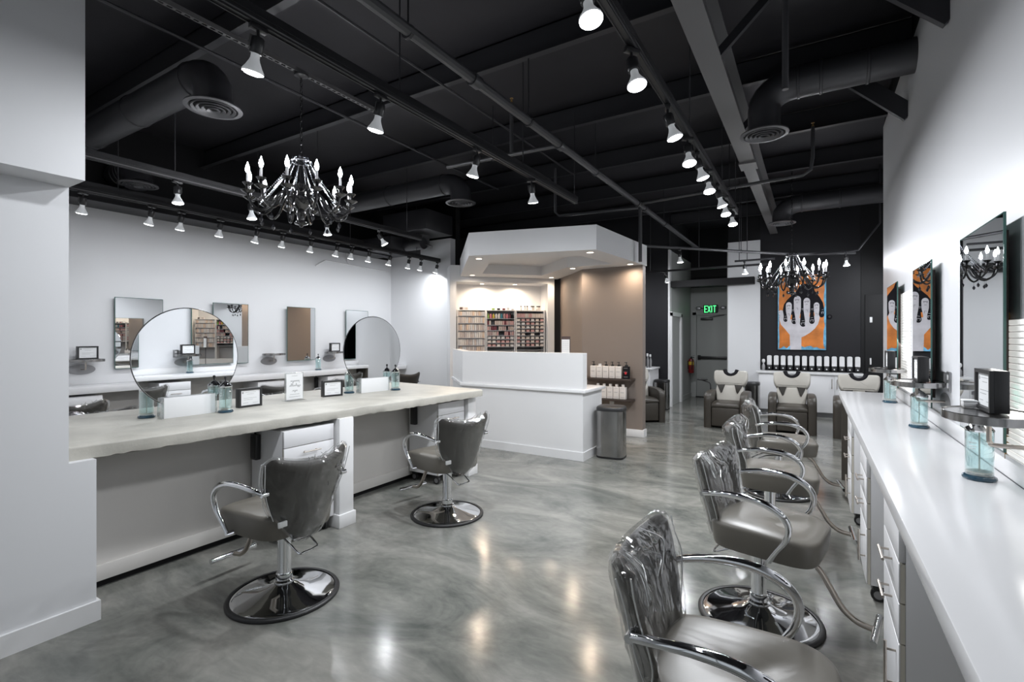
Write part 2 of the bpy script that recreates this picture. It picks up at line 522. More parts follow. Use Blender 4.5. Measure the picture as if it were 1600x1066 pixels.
# reception: niche partition, taupe wall
d_n = Vector((1.24, 1.21)).normalized()
PHI = math.atan2(d_n.y, d_n.x)
P0 = Vector((-5.39, 7.08))
def nl(t, dep, z):                     # along the niche wall, into it, up
    return Vector((P0.x + d_n.x * t - d_n.y * dep, P0.y + d_n.y * t + d_n.x * dep, z))
b = MB()
b.box(-0.20, -0.09, 0, 0.52, 0, 2.80)
b.box(1.62, 1.75, 0, 0.52, 0, 2.80)
b.box(-0.09, 1.62, 0, 0.52, 2.505, 2.80)
b.box(-0.09, 1.62, 0.45, 0.52, 0, 2.505)
b.box(-0.09, 1.62, 0.0, 0.45, 0, 0.90)
struct(b.done('wall_niche', M['wall'], loc=(P0.x, P0.y, 0), rotz=PHI, smooth=0))
struct(MB().box(1.75, 1.95, 0.10, 0.30, 0, 2.62).done('wall_niche_return', M['charcoal'], loc=(P0.x, P0.y, 0), rotz=PHI, smooth=0))
b = MB()
b.prism([(-2.20, 7.36), (-2.20, 7.50), (-3.12, 7.50), (-3.98, 8.48), (-4.06, 8.40), (-3.17, 7.36)], 0, 2.62)
struct(b.done('wall_taupe', M['taupe'], smooth=0))
struct(MB().box(-2.20, -2.185, 7.36, 7.50, 0, 2.62).done('trim_3', M['taupe'], smooth=0))
struct(MB().box(-3.16, -2.165, 7.345, 7.36, 0, 0.11, 0.003).box(-2.185, -2.165, 7.36, 7.50, 0, 0.11).done('baseboard_taupe', M['trim']))

# ------------------------------------------------------------------ ceiling steel
YP = [0.72, 2.24, 3.77, 5.28, 6.80, 8.30, 9.82, 11.0]
for y in YP:
    b = MB()
    b.box(-7.55, 2.6, y - 0.004, y + 0.004, 3.96, 4.20)
    b.box(-7.55, 2.6, y - 0.06, y + 0.004, 3.95, 3.96)
    b.box(-7.55, 2.6, y - 0.004, y + 0.06, 4.19, 4.20)
    struct(b.done('ceiling_beam', M['steel_black'], smooth=0))
b = MB()
b.box(-0.75, -0.583, -2.6, 6.62, 3.60, 3.615); b.box(-0.675, -0.66, -2.6, 11.2, 3.615, 3.94); b.box(-0.75, -0.583, -2.6, 11.2, 3.935, 3.95)
b.box(-0.735, -0.60, 6.70, 11.2, 3.585, 3.60)
b.box(-0.76, -0.57, 6.45, 6.72, 3.575, 3.60)
struct(b.done('ceiling_girder', M['girder'], smooth=0))
for y in (3.9, 5.42):
    struct(MB().bar((0.72, y, 3.44), (0.10, y, 4.05), 0.05, 0.13).done('ceiling_brace', M['steel_black'], smooth=0))
    struct(MB().bar((-0.6, y + 0.03, 3.62), (-0.25, y + 0.03, 3.95), 0.04, 0.06).done('ceiling_brace', M['steel_black'], smooth=0))
struct(MB().box(-7.54, -7.25, 0.9, 7.1, 3.10, 3.34).box(-7.25, -7.13, 0.9, 7.1, 3.10, 3.115).done('ceiling_ledger', M['steel_black'], smooth=0))
struct(MB().box(-3.46, -3.09, 0.985, 1.2, 2.10, 2.30).done('trim_4', M['steel_black'], smooth=0)) if False else None
struct(MB().box(-2.62, -1.0, 10.9, 11.1, 2.58, 2.72).done('ceiling_bulkhead', M['black_wall'], smooth=0))

# ------------------------------------------------------------------ ducts and pipes
def elbow_duct(label, x_end, y, zc, x_drop, r, zd, rd, grp):
    t = thing('air_duct', label, 'duct', (x_drop, y, zd), 0, grp)
    s = 1 if x_end > x_drop else -1
    L = abs(x_end - x_drop)
    pts = [(s * L, 0, zc - zd), (s * (r * 1.9), 0, zc - zd)]
    for k in range(1, 7):
        a = k / 6 * pi / 2
        pts.append((s * (r * 1.9) * (1 - sin(a)), 0, zc - zd - r * 1.3 * (1 - cos(a))))
    pts.append((0, 0, 0.02))
    MB().tube(pts, r, 24, cap=False).done('duct_pipe', M['duct'], t)
    for xx in (r * 2.0, L * 0.4, L * 0.7):
        MB().lathe([(r + 0.002, -0.012), (r + 0.008, -0.008), (r + 0.008, 0.008), (r + 0.002, 0.012)], 24, T=Tm((s * xx, 0, zc - zd), ry=R(90))).done('duct_seam', M['duct'], t)
    f = MB().lathe([(r, 0.03), (rd, 0.012), (rd * 1.02, 0.0), (rd * 0.86, -0.004), (rd * 0.82, 0.012)], 32).done('diffuser', M['diffuser'], t)
    for q, k in ((0.70, 0.0), (0.52, -0.004), (0.34, -0.008), (0.16, -0.012)):
        MB().lathe([(rd * q, k + 0.012), (rd * (q + 0.085), k - 0.002), (rd * (q + 0.07), k - 0.010), (rd * (q - 0.015), k + 0.002)], 32).done('diffuser_ring', M['diffuser'], f)
    MB().lathe([(0, 0.014), (rd * 0.80, 0.014)], 24).done('diffuser_throat', M['black_wall'], f)
    return t

G = 'round ceiling ducts with elbows'
elbow_duct('black round duct dropping to a ring diffuser nearest the foreground wall header', -7.5, 2.14, 3.66, -4.13, 0.14, 3.36, 0.205, G)
elbow_duct('black round duct whose diffuser hangs behind the left chandelier', -7.5, 5.44, 3.66, -4.15, 0.14, 3.36, 0.205, G)
elbow_duct('black round duct entering the right wall above the counter, nearest of two', 0.72, 5.04, 3.77, -0.38, 0.135, 3.36, 0.20, G)
elbow_duct('black round duct above the farther chandelier by the painting', 1.54, 9.15, 3.66, -0.43, 0.14, 3.36, 0.20, G)
t = elbow_duct('short black duct with ring diffuser close under the left wall steel', -7.5, 2.72, 3.54, -6.93, 0.15, 3.34, 0.20, G)
t = thing('duct_box', 'black rectangular sheet-metal duct box high in the back left corner', 'duct', (-6.3, 6.95, 3.42))
MB().box(-0.55, 0.5, -0.35, 0.4, 0, 0.36, 0.006).done('box_body', M['duct'], t)
MB().lathe([(0.13, 0.0), (0.13, -0.16), (0.20, -0.2), (0.2, -0.21), (0.12, -0.2)], 24, T=Tm((0.02, 0.1, 0))).done('diffuser', M['diffuser'], t)
t = thing('duct_box', 'lower flat black duct box with round stub end beside the back left corner', 'duct', (-6.9, 6.9, 3.12))
MB().box(-0.55, 0.35, -0.4, 0.4, 0, 0.24, 0.006).done('box_body', M['duct'], t)
MB().cyl((0.35, 0, 0.12), (0.78, 0.0, 0.12), 0.11, 20).done('duct_stub', M['duct'], t)

def pipe(name, label, cat, pts, r, m='pipe', couplers=(), hangers=(), seg=10, grp=None):
    base = Vector(pts[0])
    t = thing(name, label, cat, base, 0, grp)
    loc = [Vector(p) - base for p in pts]
    MB().tube(loc, r, seg).done('pipe_run', M[m], t)
    if couplers:
        for c in couplers:
            c = Vector(c) - base
            ax = (loc[-1] - loc[0]).normalized() * 0.045
            MB().cyl(c - ax, c + ax, r * 1.32, 12).done('coupling', M[m], t)
    for hgr in hangers:
        c = Vector(hgr) - base
        MB().cyl(c + Vector((0, 0, r)), (c.x, c.y, 3.97 - base.z), 0.006, 6).cyl(c - Vector((0, 0.012, 0)), c + Vector((0, 0.012, 0)), r * 1.25, 10).done('hanger_rod', M['steel_black'], t)
    return t

pipe('sprinkler_pipe', 'long thick dark sprinkler main running the length of the room', 'pipe', [(-2.13, -2.4, 3.4), (-2.10, 11.0, 3.4)], 0.037,
     couplers=[(-2.12, 2.95, 3.4), (-2.12, 4.38, 3.4), (-2.11, 6.88, 3.4), (-2.11, 7.2, 3.4)],
     hangers=[(-2.13, 2.26, 3.4), (-2.12, 3.75, 3.4), (-2.12, 5.3, 3.4), (-2.11, 8.3, 3.4)])
pipe('sprinkler_branch', 'thin dark sprinkler branch pipe crossing left of the main above the counter', 'pipe', [(-3.5, 4.34, 3.42), (-2.12, 4.38, 3.4)], 0.02, hangers=[(-2.9, 4.36, 3.41)])
pipe('sprinkler_branch', 'dark sprinkler branch pipe crossing from the main under the grey girder', 'pipe', [(-2.11, 6.9, 3.4), (-0.1, 6.66, 3.4), (-0.02, 6.66, 3.45), (-0.0, 6.66, 3.6), (0, 6.66, 3.63)], 0.02, hangers=[(-0.9, 6.75, 3.4)])
pipe('sprinkler_branch', 'dark stepped branch pipe dropping behind the reception canopy', 'pipe', [(-3.15, 6.35, 3.93), (-3.15, 6.35, 3.3), (-3.1, 6.37, 3.25), (-2.11, 6.88, 3.34)], 0.02)
pipe('sprinkler_drop', 'upright dark pipe dropping from the sprinkler main beside the reception canopy', 'pipe', [(-2.13, 7.05, 3.36), (-2.13, 7.05, 2.6)], 0.026)
pipe('ceiling_conduit', 'thin long pipe crossing in front of the white back pillar, carrying one bulb', 'pipe', [(-2.3, 7.55, 2.93), (-0.3, 9.5, 2.90), (0.6, 9.9, 2.90)], 0.022, hangers=[(-1.0, 8.82, 2.91)])
for x, y, z, h, lab in ((-0.15, 3.6, 3.10, 0.84, 'upright dark sprinkler riser with brass head beside the grey girder top'), (-2.66, 4.35, 3.42, 0.52, 'upright sprinkler riser with brass head on the branch left of the main'),
                        (0.0, 6.66, 3.62, 0.32, 'upright sprinkler riser with brass head near the right wall past the duct')):
    t = thing('ceiling_sprinkler', lab, 'sprinkler', (x, y, z), 0, 'brass tipped sprinkler risers')
    MB().cyl((0, 0, 0), (0, 0, h), 0.02, 10).done('riser', M['pipe'], t)
    MB().lathe([(0.012, h), (0.012, h + 0.02), (0.006, h + 0.022), (0.006, h + 0.04), (0.018, h + 0.042), (0.018, h + 0.046), (0, h + 0.046)], 10).done('brass_tip', M['amber'], t)
pipe('ceiling_conduit', 'slim dark conduit nearest the track on its left, under the roof', 'conduit', [(-3.45, 0.6, 3.9), (-3.40, 6.7, 3.9)], 0.012, 'steel_black', seg=6)
pipe('ceiling_conduit', 'slim dark conduit between the near track and the sprinkler main', 'conduit', [(-2.98, 0.6, 3.9), (-3.0, 6.7, 3.9)], 0.012, 'steel_black', seg=6)
pipe('ceiling_conduit', 'slim black cable run passing left of the left chandelier', 'conduit', [(-4.25, 0.6, 3.88), (-4.35, 6.7, 3.9)], 0.014, 'steel_black', seg=6)
t = thing('junction_box', 'small grey junction box at the top between two conduits', 'box', (-3.2, 1.55, 3.85))
MB().box(-0.07, 0.07, -0.05, 0.05, 0, 0.06, 0.004).done('box_body', M['girder'], t)
MB().tube(catmull([(-0.07, 0, 0.03), (-0.14, 0.06, 0.0), (-0.2, 0.25, 0.04)], 5), 0.008, 6).done('cable', M['girder'], t)
# slotted strut that carries the left chandelier
b = MB()
b.box(-0.02, -0.016, -1.6, 0.95, 0, 0.035).box(0.016, 0.02, -1.6, 0.95, 0, 0.035)
b.box(-0.02, -0.011, -1.6, 0.95, -0.003, 0).box(0.011, 0.02, -1.6, 0.95, -0.003, 0)
for k in range(42):
    y = -1.6 + k * 0.06
    b.box(-0.012, 0.012, y, y + 0.022, -0.003, 0)
tag(b.done('slotted_strut', M['girder'], loc=(-3.99, 2.84, 3.92), smooth=0), 'slotted metal strut channel under the roof holding the left chandelier', 'bracket')
# thin wall conduits in the back left corner
pipe('wall_conduit', 'bent white conduit on the left wall near its back corner', 'conduit', [(-7.53, 5.65, 2.78), (-7.53, 5.85, 2.90), (-7.53, 7.4, 2.86)], 0.012, 'trim', seg=6)
pipe('wall_conduit', 'short white conduit dropping from the steel to the bent wall conduit', 'conduit', [(-7.53, 6.34, 3.1), (-7.53, 6.34, 2.95), (-7.53, 6.42, 2.88)], 0.012, 'trim', seg=6)
# ------------------------------------------------------------------ track rails and spotlights
ZT = 2.97
def rail(x, y0, y1, label, hang=()):
    t = thing('track_rail', label, 'track', (x, y0, ZT), 0)
    L = y1 - y0
    b = MB()
    b.box(-0.018, 0.018, 0, L, 0.0, 0.03).box(-0.018, -0.012, 0, L, -0.006, 0.0).box(0.012, 0.018, 0, L, -0.006, 0.0)
    b.box(-0.022, 0.022, 0, L, 0.03, 0.07)
    b.done('rail_body', M['track'], t, smooth=0)
    MB().box(-0.0185, -0.0165, 0, L, 0.004, 0.012).box(0.0165, 0.0185, 0, L, 0.004, 0.012).done('rail_lip', M['girder'], t, smooth=0)
    for y in hang:
        MB().cyl((0, y - y0, 0.07), (0, y - y0, 0.99), 0.005, 6).done('hanger_rod', M['steel_black'], t)
    return t

rail(-2.20, -0.4, 4.95, 'black lighting track rail above the island counter front', (0.75, 2.26, 3.79, 4.9))
rail(-0.775, -0.4, 6.39, 'black lighting track rail above the aisle beside the grey girder', (2.26, 3.79, 5.3, 6.3))
rail(-5.02, 0.9, 5.6, 'black lighting track rail behind the left chandelier', (2.26, 3.79, 5.3))
rail(-6.22, 1.2, 7.48, 'black lighting track rail along the left wall', (2.26, 3.79, 5.3, 6.82))
rb = thing('track_rail', 'short black track rail hanging in front of the white back pillar', 'track', (-1.08, 9.1, 2.78))
MB().box(-0.05, 0.55, -0.018, 0.018, 0, 0.03).done('rail_body', M['track'], rb, smooth=0)
for xx in (0.02, 0.14): MB().cyl((xx, 0, 0.03), (xx, 0, 1.44), 0.006, 6).done('hanger_rod', M['steel_black'], rb)
rc = thing('track_rail', 'black track rail between the reception canopy and the dark corridor beam', 'track', (-3.0, 9.60, 2.76))
MB().box(0, 2.4, -0.018, 0.018, 0, 0.035).done('rail_body', M['track'], rc, smooth=0)
MB().cyl((1.2, 0, 0.035), (1.2, 0, 1.46), 0.006, 6).cyl((0.3, 0, 0.035), (0.3, 0, 1.46), 0.006, 6).done('hanger_rod', M['steel_black'], rc)

def make_spot(tilt):
    """flood bulb on a black swivel; +X is the way it leans"""
    t = thing('track_light', 'x', 'spotlight', (0, 0, -20))
    MB().box(-0.016, 0.016, -0.04, 0.04, -0.024, 0.0, 0.003).cyl((0, 0, -0.055), (0, 0, -0.02), 0.008, 8).done('bracket', M['track'], t)
    T = Tm((0, 0, -0.055), ry=-tilt)
    b = MB()
    b.lathe([(0, 0.004), (0.026, 0.0), (0.030, -0.008), (0.030, -0.066), (0.026, -0.072), (0, -0.072)], 16, T=T)
    b.bar(T @ Vector((0, 0.034, 0.0)), T @ Vector((0, 0.034, -0.05)), 0.01, 0.004, (1, 0, 0))
    b.done('socket', M['track'], t)
    bl = MB().lathe([(0.019, -0.07), (0.020, -0.092), (0.024, -0.105), (0.036, -0.130), (0.047, -0.148), (0.0485, -0.153), (0.047, -0.158)], 20, T=T).done('bulb', M['bulb_dim'], t)
    MB().lathe([(0.047, -0.158), (0.036, -0.164), (0.0, -0.167)], 20, T=T).done('bulb_face', M['bulb_face'], bl)
    return t

SPOT = {k: make_spot(R(k)) for k in (4, 16, 30)}
used = {k: False for k in SPOT}
def spot(x, y, kind, rz, label, group, z=ZT - 0.006, power=POWER_TRACK, lit=True):
    if not used[kind]:
        o = SPOT[kind]; used[kind] = True
        o.location = (x, y, z); o.rotation_euler = (0, 0, rz)
        o['label'] = label; o['group'] = group
    else:
        o = dup(SPOT[kind], (x, y, z), rz, label, group)
    if lit:
        tl = R(kind)
        L = 0.176
        dx, dz = sin(tl), -cos(tl)
        p = Vector((x + cos(rz) * dx * L, y + sin(rz) * dx * L, z - 0.055 + dz * L))
        q = p + Vector((cos(rz) * dx, sin(rz) * dx, dz))
        lamp('AREA', 'track_lamp', p, power, COOL, 0.085, q, spread=R(175))
    return o

for i, y in enumerate([0.55, 1.34, 2.10, 3.09, 3.95]):
    spot(-2.20, y, 4 if i == 0 else 16, R(180) if i < 4 else R(100), 'white flood bulb on the track over the island front, %s from the near end' % ORD[i], 'spotlights over the island front', power=POWER_TRACK * (0.15, 0.55, 1.15, 1.5, 1.7)[i])
for i, y in enumerate([0.8, 1.83, 2.42, 3.14, 3.71, 4.06, 4.51, 5.03, 5.44, 5.96]):
    spot(-0.775, y, 16, R(-35 if i in (1, 2) else (15 if i in (3, 5, 7) else -60)), 'flood bulb on the aisle track beside the grey girder, %s from the near end' % ORD[i], 'spotlights on the aisle track', power=POWER_TRACK * (0.25, 0.5, 0.6, 0.7, 0.8, 0.8, 0.9, 1.0, 1.0, 1.1)[i])
for i, y in enumerate([2.28, 2.98, 3.92, 4.76]):
    spot(-5.02, y, 4 if i < 3 else 30, R(20 * i) if i < 3 else R(50), 'white flood bulb on the track behind the left chandelier, %s from the left' % ORD[i], 'spotlights behind the left chandelier', power=POWER_TRACK * 0.6)
for i, y in enumerate([1.97, 2.57, 2.87, 3.31, 3.78, 4.15, 4.60, 5.06, 5.34, 5.70, 6.17, 6.63, 6.95, 7.41]):
    spot(-6.22, y, 16, R(180 + (20 if i % 3 == 1 else 0)), 'white flood bulb on the left wall track, %s from the left end' % ORD[i], 'spotlights along the left wall', power=POWER_TRACK * (0.16 + 0.018 * i))
spot(-1.80, 8.04, 4, 0, 'lit flood bulb on the back track left of the exit corridor, the upper one', 'spotlights at the back', z=2.905, power=18)
spot(-2.42, 9.60, 30, R(70), 'tilted flood bulb on the back track beside the charcoal wall corner, the lower one', 'spotlights at the back', z=2.766, power=18)
spot(-0.98, 9.10, 4, 0, 'lit flood bulb on the short rail before the white back pillar', 'spotlights at the back', z=2.784, power=14)
spot(0.455, 9.6, 4, 0, 'lone lit flood bulb right of the painting near the dark wall', 'spotlights at the back', z=2.876, power=7)
pipe('ceiling_conduit', 'thin black pipe carrying the lone bulb right of the painting', 'conduit', [(-0.2, 9.6, 2.885), (0.5, 9.6, 2.885), (0.62, 9.6, 2.9), (0.9, 9.6, 3.3), (0.9, 9.6, 4.22)], 0.014, 'steel_black', seg=8)

# added fill bulbs, out of sight behind the right wall end and the canopy
rail(1.15, 7.6, 10.9, 'black track rail behind the end of the right wall', (8.3, 9.82))
for i, y in enumerate((7.9, 9.0, 10.2)):
    spot(1.15, y, 30, R(150), 'flood bulb on the track behind the right wall end, %s from the front' % ORD[i], 'spotlights behind the right wall end', power=15)
rail(-4.1, 8.9, 10.6, 'black track rail behind the reception canopy', (9.82,))  # unseen rail added to light the charcoal wall and shampoo area
for i, y in enumerate((9.3, 10.3)):
    spot(-4.1, y, 30, R(-10), 'flood bulb on the track behind the reception canopy, %s from the front' % ORD[i], 'spotlights behind the canopy', power=16)

# ------------------------------------------------------------------ chandeliers
def make_chandelier(label):
    t = thing('chandelier', label, 'chandelier', (0, 0, -30), 0, 'black candle chandeliers')
    hub = [(0, -0.655), (0.012, -0.65), (0.02, -0.635), (0.055, -0.625), (0.06, -0.615), (0.05, -0.60), (0.032, -0.59), (0.035, -0.55),
           (0.05, -0.53), (0.045, -0.515), (0.03, -0.50), (0.06, -0.47), (0.098, -0.44), (0.11, -0.415), (0.09, -0.385), (0.04, -0.365),
           (0.028, -0.33), (0.05, -0.315), (0.075, -0.285), (0.08, -0.275), (0.03, -0.27), (0.018, -0.24), (0.018, -0.05), (0, -0.04)]
    MB().lathe(hub, 24).done('central_column', M['black_gloss'], t)
    b = MB()
    b.tube([(0.085 * cos(2 * pi * k / 20), 0.085 * sin(2 * pi * k / 20), -0.055) for k in range(20)], 0.010, 6, closed=True)
    b.tube([(0.06 * cos(2 * pi * k / 20), 0.06 * sin(2 * pi * k / 20), -0.03) for k in range(20)], 0.008, 6, closed=True)
    for k in range(12):
        a = 2 * pi * k / 12
        b.tube([(0.085 * cos(a), 0.085 * sin(a), -0.06), (0.07 * cos(a), 0.07 * sin(a), -0.02), (0.02 * cos(a), 0.02 * sin(a), -0.005)], 0.006, 5)
    b.done('crown', M['smoky'], t)
    N = 12
    arm0 = None
    for k in range(N):
        a = 2 * pi * (k + 0.35) / N
        if arm0 is None:
            pts = catmull([(0.05, 0, -0.40), (0.12, 0, -0.335), (0.19, 0, -0.38), (0.26, 0, -0.50), (0.335, 0, -0.545), (0.41, 0, -0.50), (0.44, 0, -0.41)], 5)
            arm = MB().tube(pts, [0.011] * len(pts), 8).done('arm', M['black_gloss'], t)
            T = Tm((0.44, 0, 0))
            MB().lathe([(0, -0.43), (0.02, -0.42), (0.045, -0.405), (0.055, -0.395), (0.02, -0.39), (0.018, -0.36), (0.03, -0.345), (0.042, -0.33), (0.02, -0.328), (0, -0.328)], 16, T=T).done('drip_cup', M['black_gloss'], arm)
            MB().cyl((0.44, 0, -0.33), (0.44, 0, -0.245), 0.0105, 10).done('candle_sleeve', M['candle'], arm)
            MB().lathe([(0.010, -0.245), (0.017, -0.225), (0.018, -0.21), (0.012, -0.185), (0.005, -0.165), (0, -0.15)], 12, T=T).done('candle_bulb', M['flame'], arm)
            c = MB()
            c.cyl((0.335, 0, -0.60), (0.335, 0, -0.55), 0.0015, 4)
            c.lathe([(0, -0.595), (0.008, -0.607), (0.017, -0.625), (0.010, -0.645), (0, -0.655)], 6, T=Tm((0.335, 0, 0)))
            c.done('crystal_drop', M['crystal'], arm, smooth=0)
            s = MB()
            sp = [(0.083 + (0.36 - 0.083) * q, 0, -0.06 - 0.40 * (q ** 0.8) + 0.0 * q) for q in [i / 44 for i in range(45)]]
            s.tube(sp, [0.0075 if i % 2 else 0.003 for i in range(45)], 6)
            s.done('bead_strand', M['smoky'], arm)
            arm0 = arm
            arm.rotation_euler = (0, 0, a)
        else:
            c = arm0.copy(); COL.objects.link(c); c.parent = t; c.rotation_euler = (0, 0, a)
            for g in arm0.children:
                d = g.copy(); COL.objects.link(d); d.parent = c
    return t

def chain(t, z0, z1):
    b = MB()
    n = int((z1 - z0) / 0.034)
    for k in range(n):
        z = z0 + (k + 0.5) * (z1 - z0) / n
        pts = []
        for q in range(10):
            a = 2 * pi * q / 10
            u, v = 0.010 * cos(a), 0.022 * sin(a)
            pts.append((u, 0, z + v) if k % 2 else (0, u, z + v))
        b.tube(pts, 0.003, 5, closed=True)
    b.done('chain', M['black_gloss'], t)
    MB().lathe([(0, z1 + 0.01), (0.065, z1), (0.06, z1 - 0.014), (0.02, z1 - 0.03), (0, z1 - 0.032)], 20).done('ceiling_canopy', M['track'], t)

c1 = make_chandelier('large black candle chandelier hanging over the concrete island counter')
c2 = dup(c1, (-0.27, 8.56, 2.79), 0.2, 'farther black candle chandelier hanging in front of the orange painting')
c1.location = (-3.99, 2.84, 3.17)
chain(c1, 0.0, 0.74)
chain(c2, 0.0, 1.40)
# ------------------------------------------------------------------ reception canopy
A_, B_, C_, D_ = (-2.29, 5.76), (-2.17, 7.52), (-3.93, 5.33), (-5.40, 7.06)
outer = [A_, B_, (-3.17, 7.40), (-4.12, 8.40), D_, C_]
inner = [(-2.66, 6.10), (-2.53, 7.03), (-3.28, 7.02), (-4.10, 7.72), (-4.84, 6.95), (-3.88, 5.80)]
t = thing('reception_canopy', 'white angular dropped canopy with warm downlights over the reception desk', 'canopy', (-3.2, 6.3, 2.6))
off = Vector((-3.2, 6.3))
def rel(P): return [(p[0] - off.x, p[1] - off.y) for p in P]
O_, I_ = rel(outer), rel(inner)
b = MB()
n = 6
for i in range(n):
    j = (i + 1) % n
    b.face([(*O_[i], 0), (*O_[j], 0), (*O_[j], 0.31), (*O_[i], 0.31)])
    b.face([(*O_[i], 0), (*I_[i], 0), (*I_[j], 0), (*O_[j], 0)])
    b.face([(*I_[i], 0), (*I_[j], 0), (*I_[j], 0.16), (*I_[i], 0.16)])
b.face([(*p, 0.31) for p in O_])
b.face([(*p, 0.16) for p in I_])
bmesh.ops.remove_doubles(b.bm, verts=b.bm.verts[:], dist=1e-4)
b.done('fascia', M['wall'], t, smooth=0)

def downlight(x, y, z, label, group, power=POWER_DOWN):
    t = thing('downlight', label, 'downlight', (x, y, z), 0, group)
    MB().lathe([(0.040, 0.0), (0.058, -0.001), (0.060, -0.005), (0.046, -0.007), (0.040, 0.0)], 20).done('trim_ring', M['trim'], t)
    MB().lathe([(0, -0.003), (0.041, -0.003)], 16).done('lens', M['warm_face'], t)
    lamp('SPOT', 'downlight_lamp', (x, y, z - 0.012), power, WARM, 0.04, (x, y, 0), blend=1.0, angle=R(172))
names = ['at the near right corner', 'at the near left corner', 'at the far left corner by the niche', 'above the niche right jamb', 'at the taupe wall inner corner', 'over the taupe wall right end']
for (x, y), n_ in zip([(-2.43, 5.90), (-3.94, 5.58), (-5.10, 7.02), (-4.08, 8.06), (-3.24, 7.15), (-2.32, 7.18)], names):
    downlight(x, y, 2.599, 'warm recessed downlight in the reception canopy ' + n_, 'downlights in the reception canopy', POWER_DOWN if n_ != names[3] else POWER_DOWN * 0.6)
for i, tt in enumerate((0.42, 1.05)):
    p = nl(tt, 0.24, 2.504)
    downlight(p.x, p.y, p.z, 'warm downlight inside the product niche, the ' + ('left' if i == 0 else 'right') + ' one', 'downlights in the niche', POWER_DOWN * 1.7)
# ------------------------------------------------------------------ island counter
ZI = 0.935
def rounded(poly, rads, n=6):
    out = []
    m = len(poly)
    for i in range(m):
        p = Vector(poly[i]); a = Vector(poly[i - 1]); c = Vector(poly[(i + 1) % m])
        r = rads[i]
        if r <= 0: out.append(tuple(p)); continue
        u = (a - p).normalized(); v = (c - p).normalized()
        s, e = p + u * r, p + v * r
        for k in range(n + 1):
            q = k / n
            out.append(tuple((1 - q) ** 2 * s + 2 * q * (1 - q) * p + q * q * e))
    return out

def island_top():
    poly = rounded([(-3.335, 0.985), (-3.10, 4.50), (-4.62, 4.66), (-4.69, 0.985)], [0, 0.07, 0.07, 0])
    pts = []
    m = len(poly)                                   # denser outline, so that the cast edge can be uneven
    for i in range(m):
        p, q = Vector(poly[i]), Vector(poly[(i + 1) % m])
        k = max(1, int((q - p).length / 0.035))
        for j in range(k): pts.append(p + (q - p) * j / k)
    cx, cy = -3.9, 2.8
    def ring(ins, z, jz, jo):
        out = []
        for p in pts:
            d = Vector((p.x - cx, p.y - cy)).normalized()
            o = ins + (random.random() - 0.5) * jo
            if p.y < 1.0: o = 0
            out.append((p.x - d.x * o, p.y - d.y * o, z + (random.random() - 0.5) * jz))
        return out
    b = MB()
    b.rings([ring(0.004, ZI - 0.072, 0.008, 0.006), ring(0.0, ZI - 0.06, 0.004, 0.005), ring(0.0, ZI - 0.012, 0.001, 0.003), ring(0.003, ZI - 0.004, 0, 0.001), ring(0.014, ZI, 0, 0)])
    return b.done('island_counter', M['concrete'], smooth=50)
t = thing('salon_island', 'long grey cast-concrete styling island with white end panels', 'counter', (-3.9, 2.8, 0))
def isl(o): o.parent = t; o.location = (3.9, -2.8, 0); return o
o = isl(island_top()); o.name = 'countertop'
isl(MB().box(-4.20, -3.67, 1.10, 4.46, 0.05, 0.864).done('spine_wall', M['greige'], smooth=0))
isl(MB().box(-3.67, -3.655, 1.10, 4.33, 0.05, 0.145, 0.003).done('baseboard', M['greige']))
isl(MB().box(-4.18, -3.70, 1.10, 4.44, 0.0, 0.05).done('toe_kick', M['black_wall'], smooth=0))
for (y0, y1) in ((2.62, 2.76), (4.33, 4.47)):
    p = isl(MB().box(-3.66, -3.20, y0, y1, 0, 0.866, 0.003).done('end_panel', M['trim']))
    MB().box(-3.66, -3.185, y0 - 0.013, y1 + 0.013, 0, 0.105, 0.003).done('panel_base', M['trim'], p)
    p2 = isl(MB().box(-4.60, -4.20, y0, y1, 0, 0.866, 0.003).done('end_panel', M['trim']))

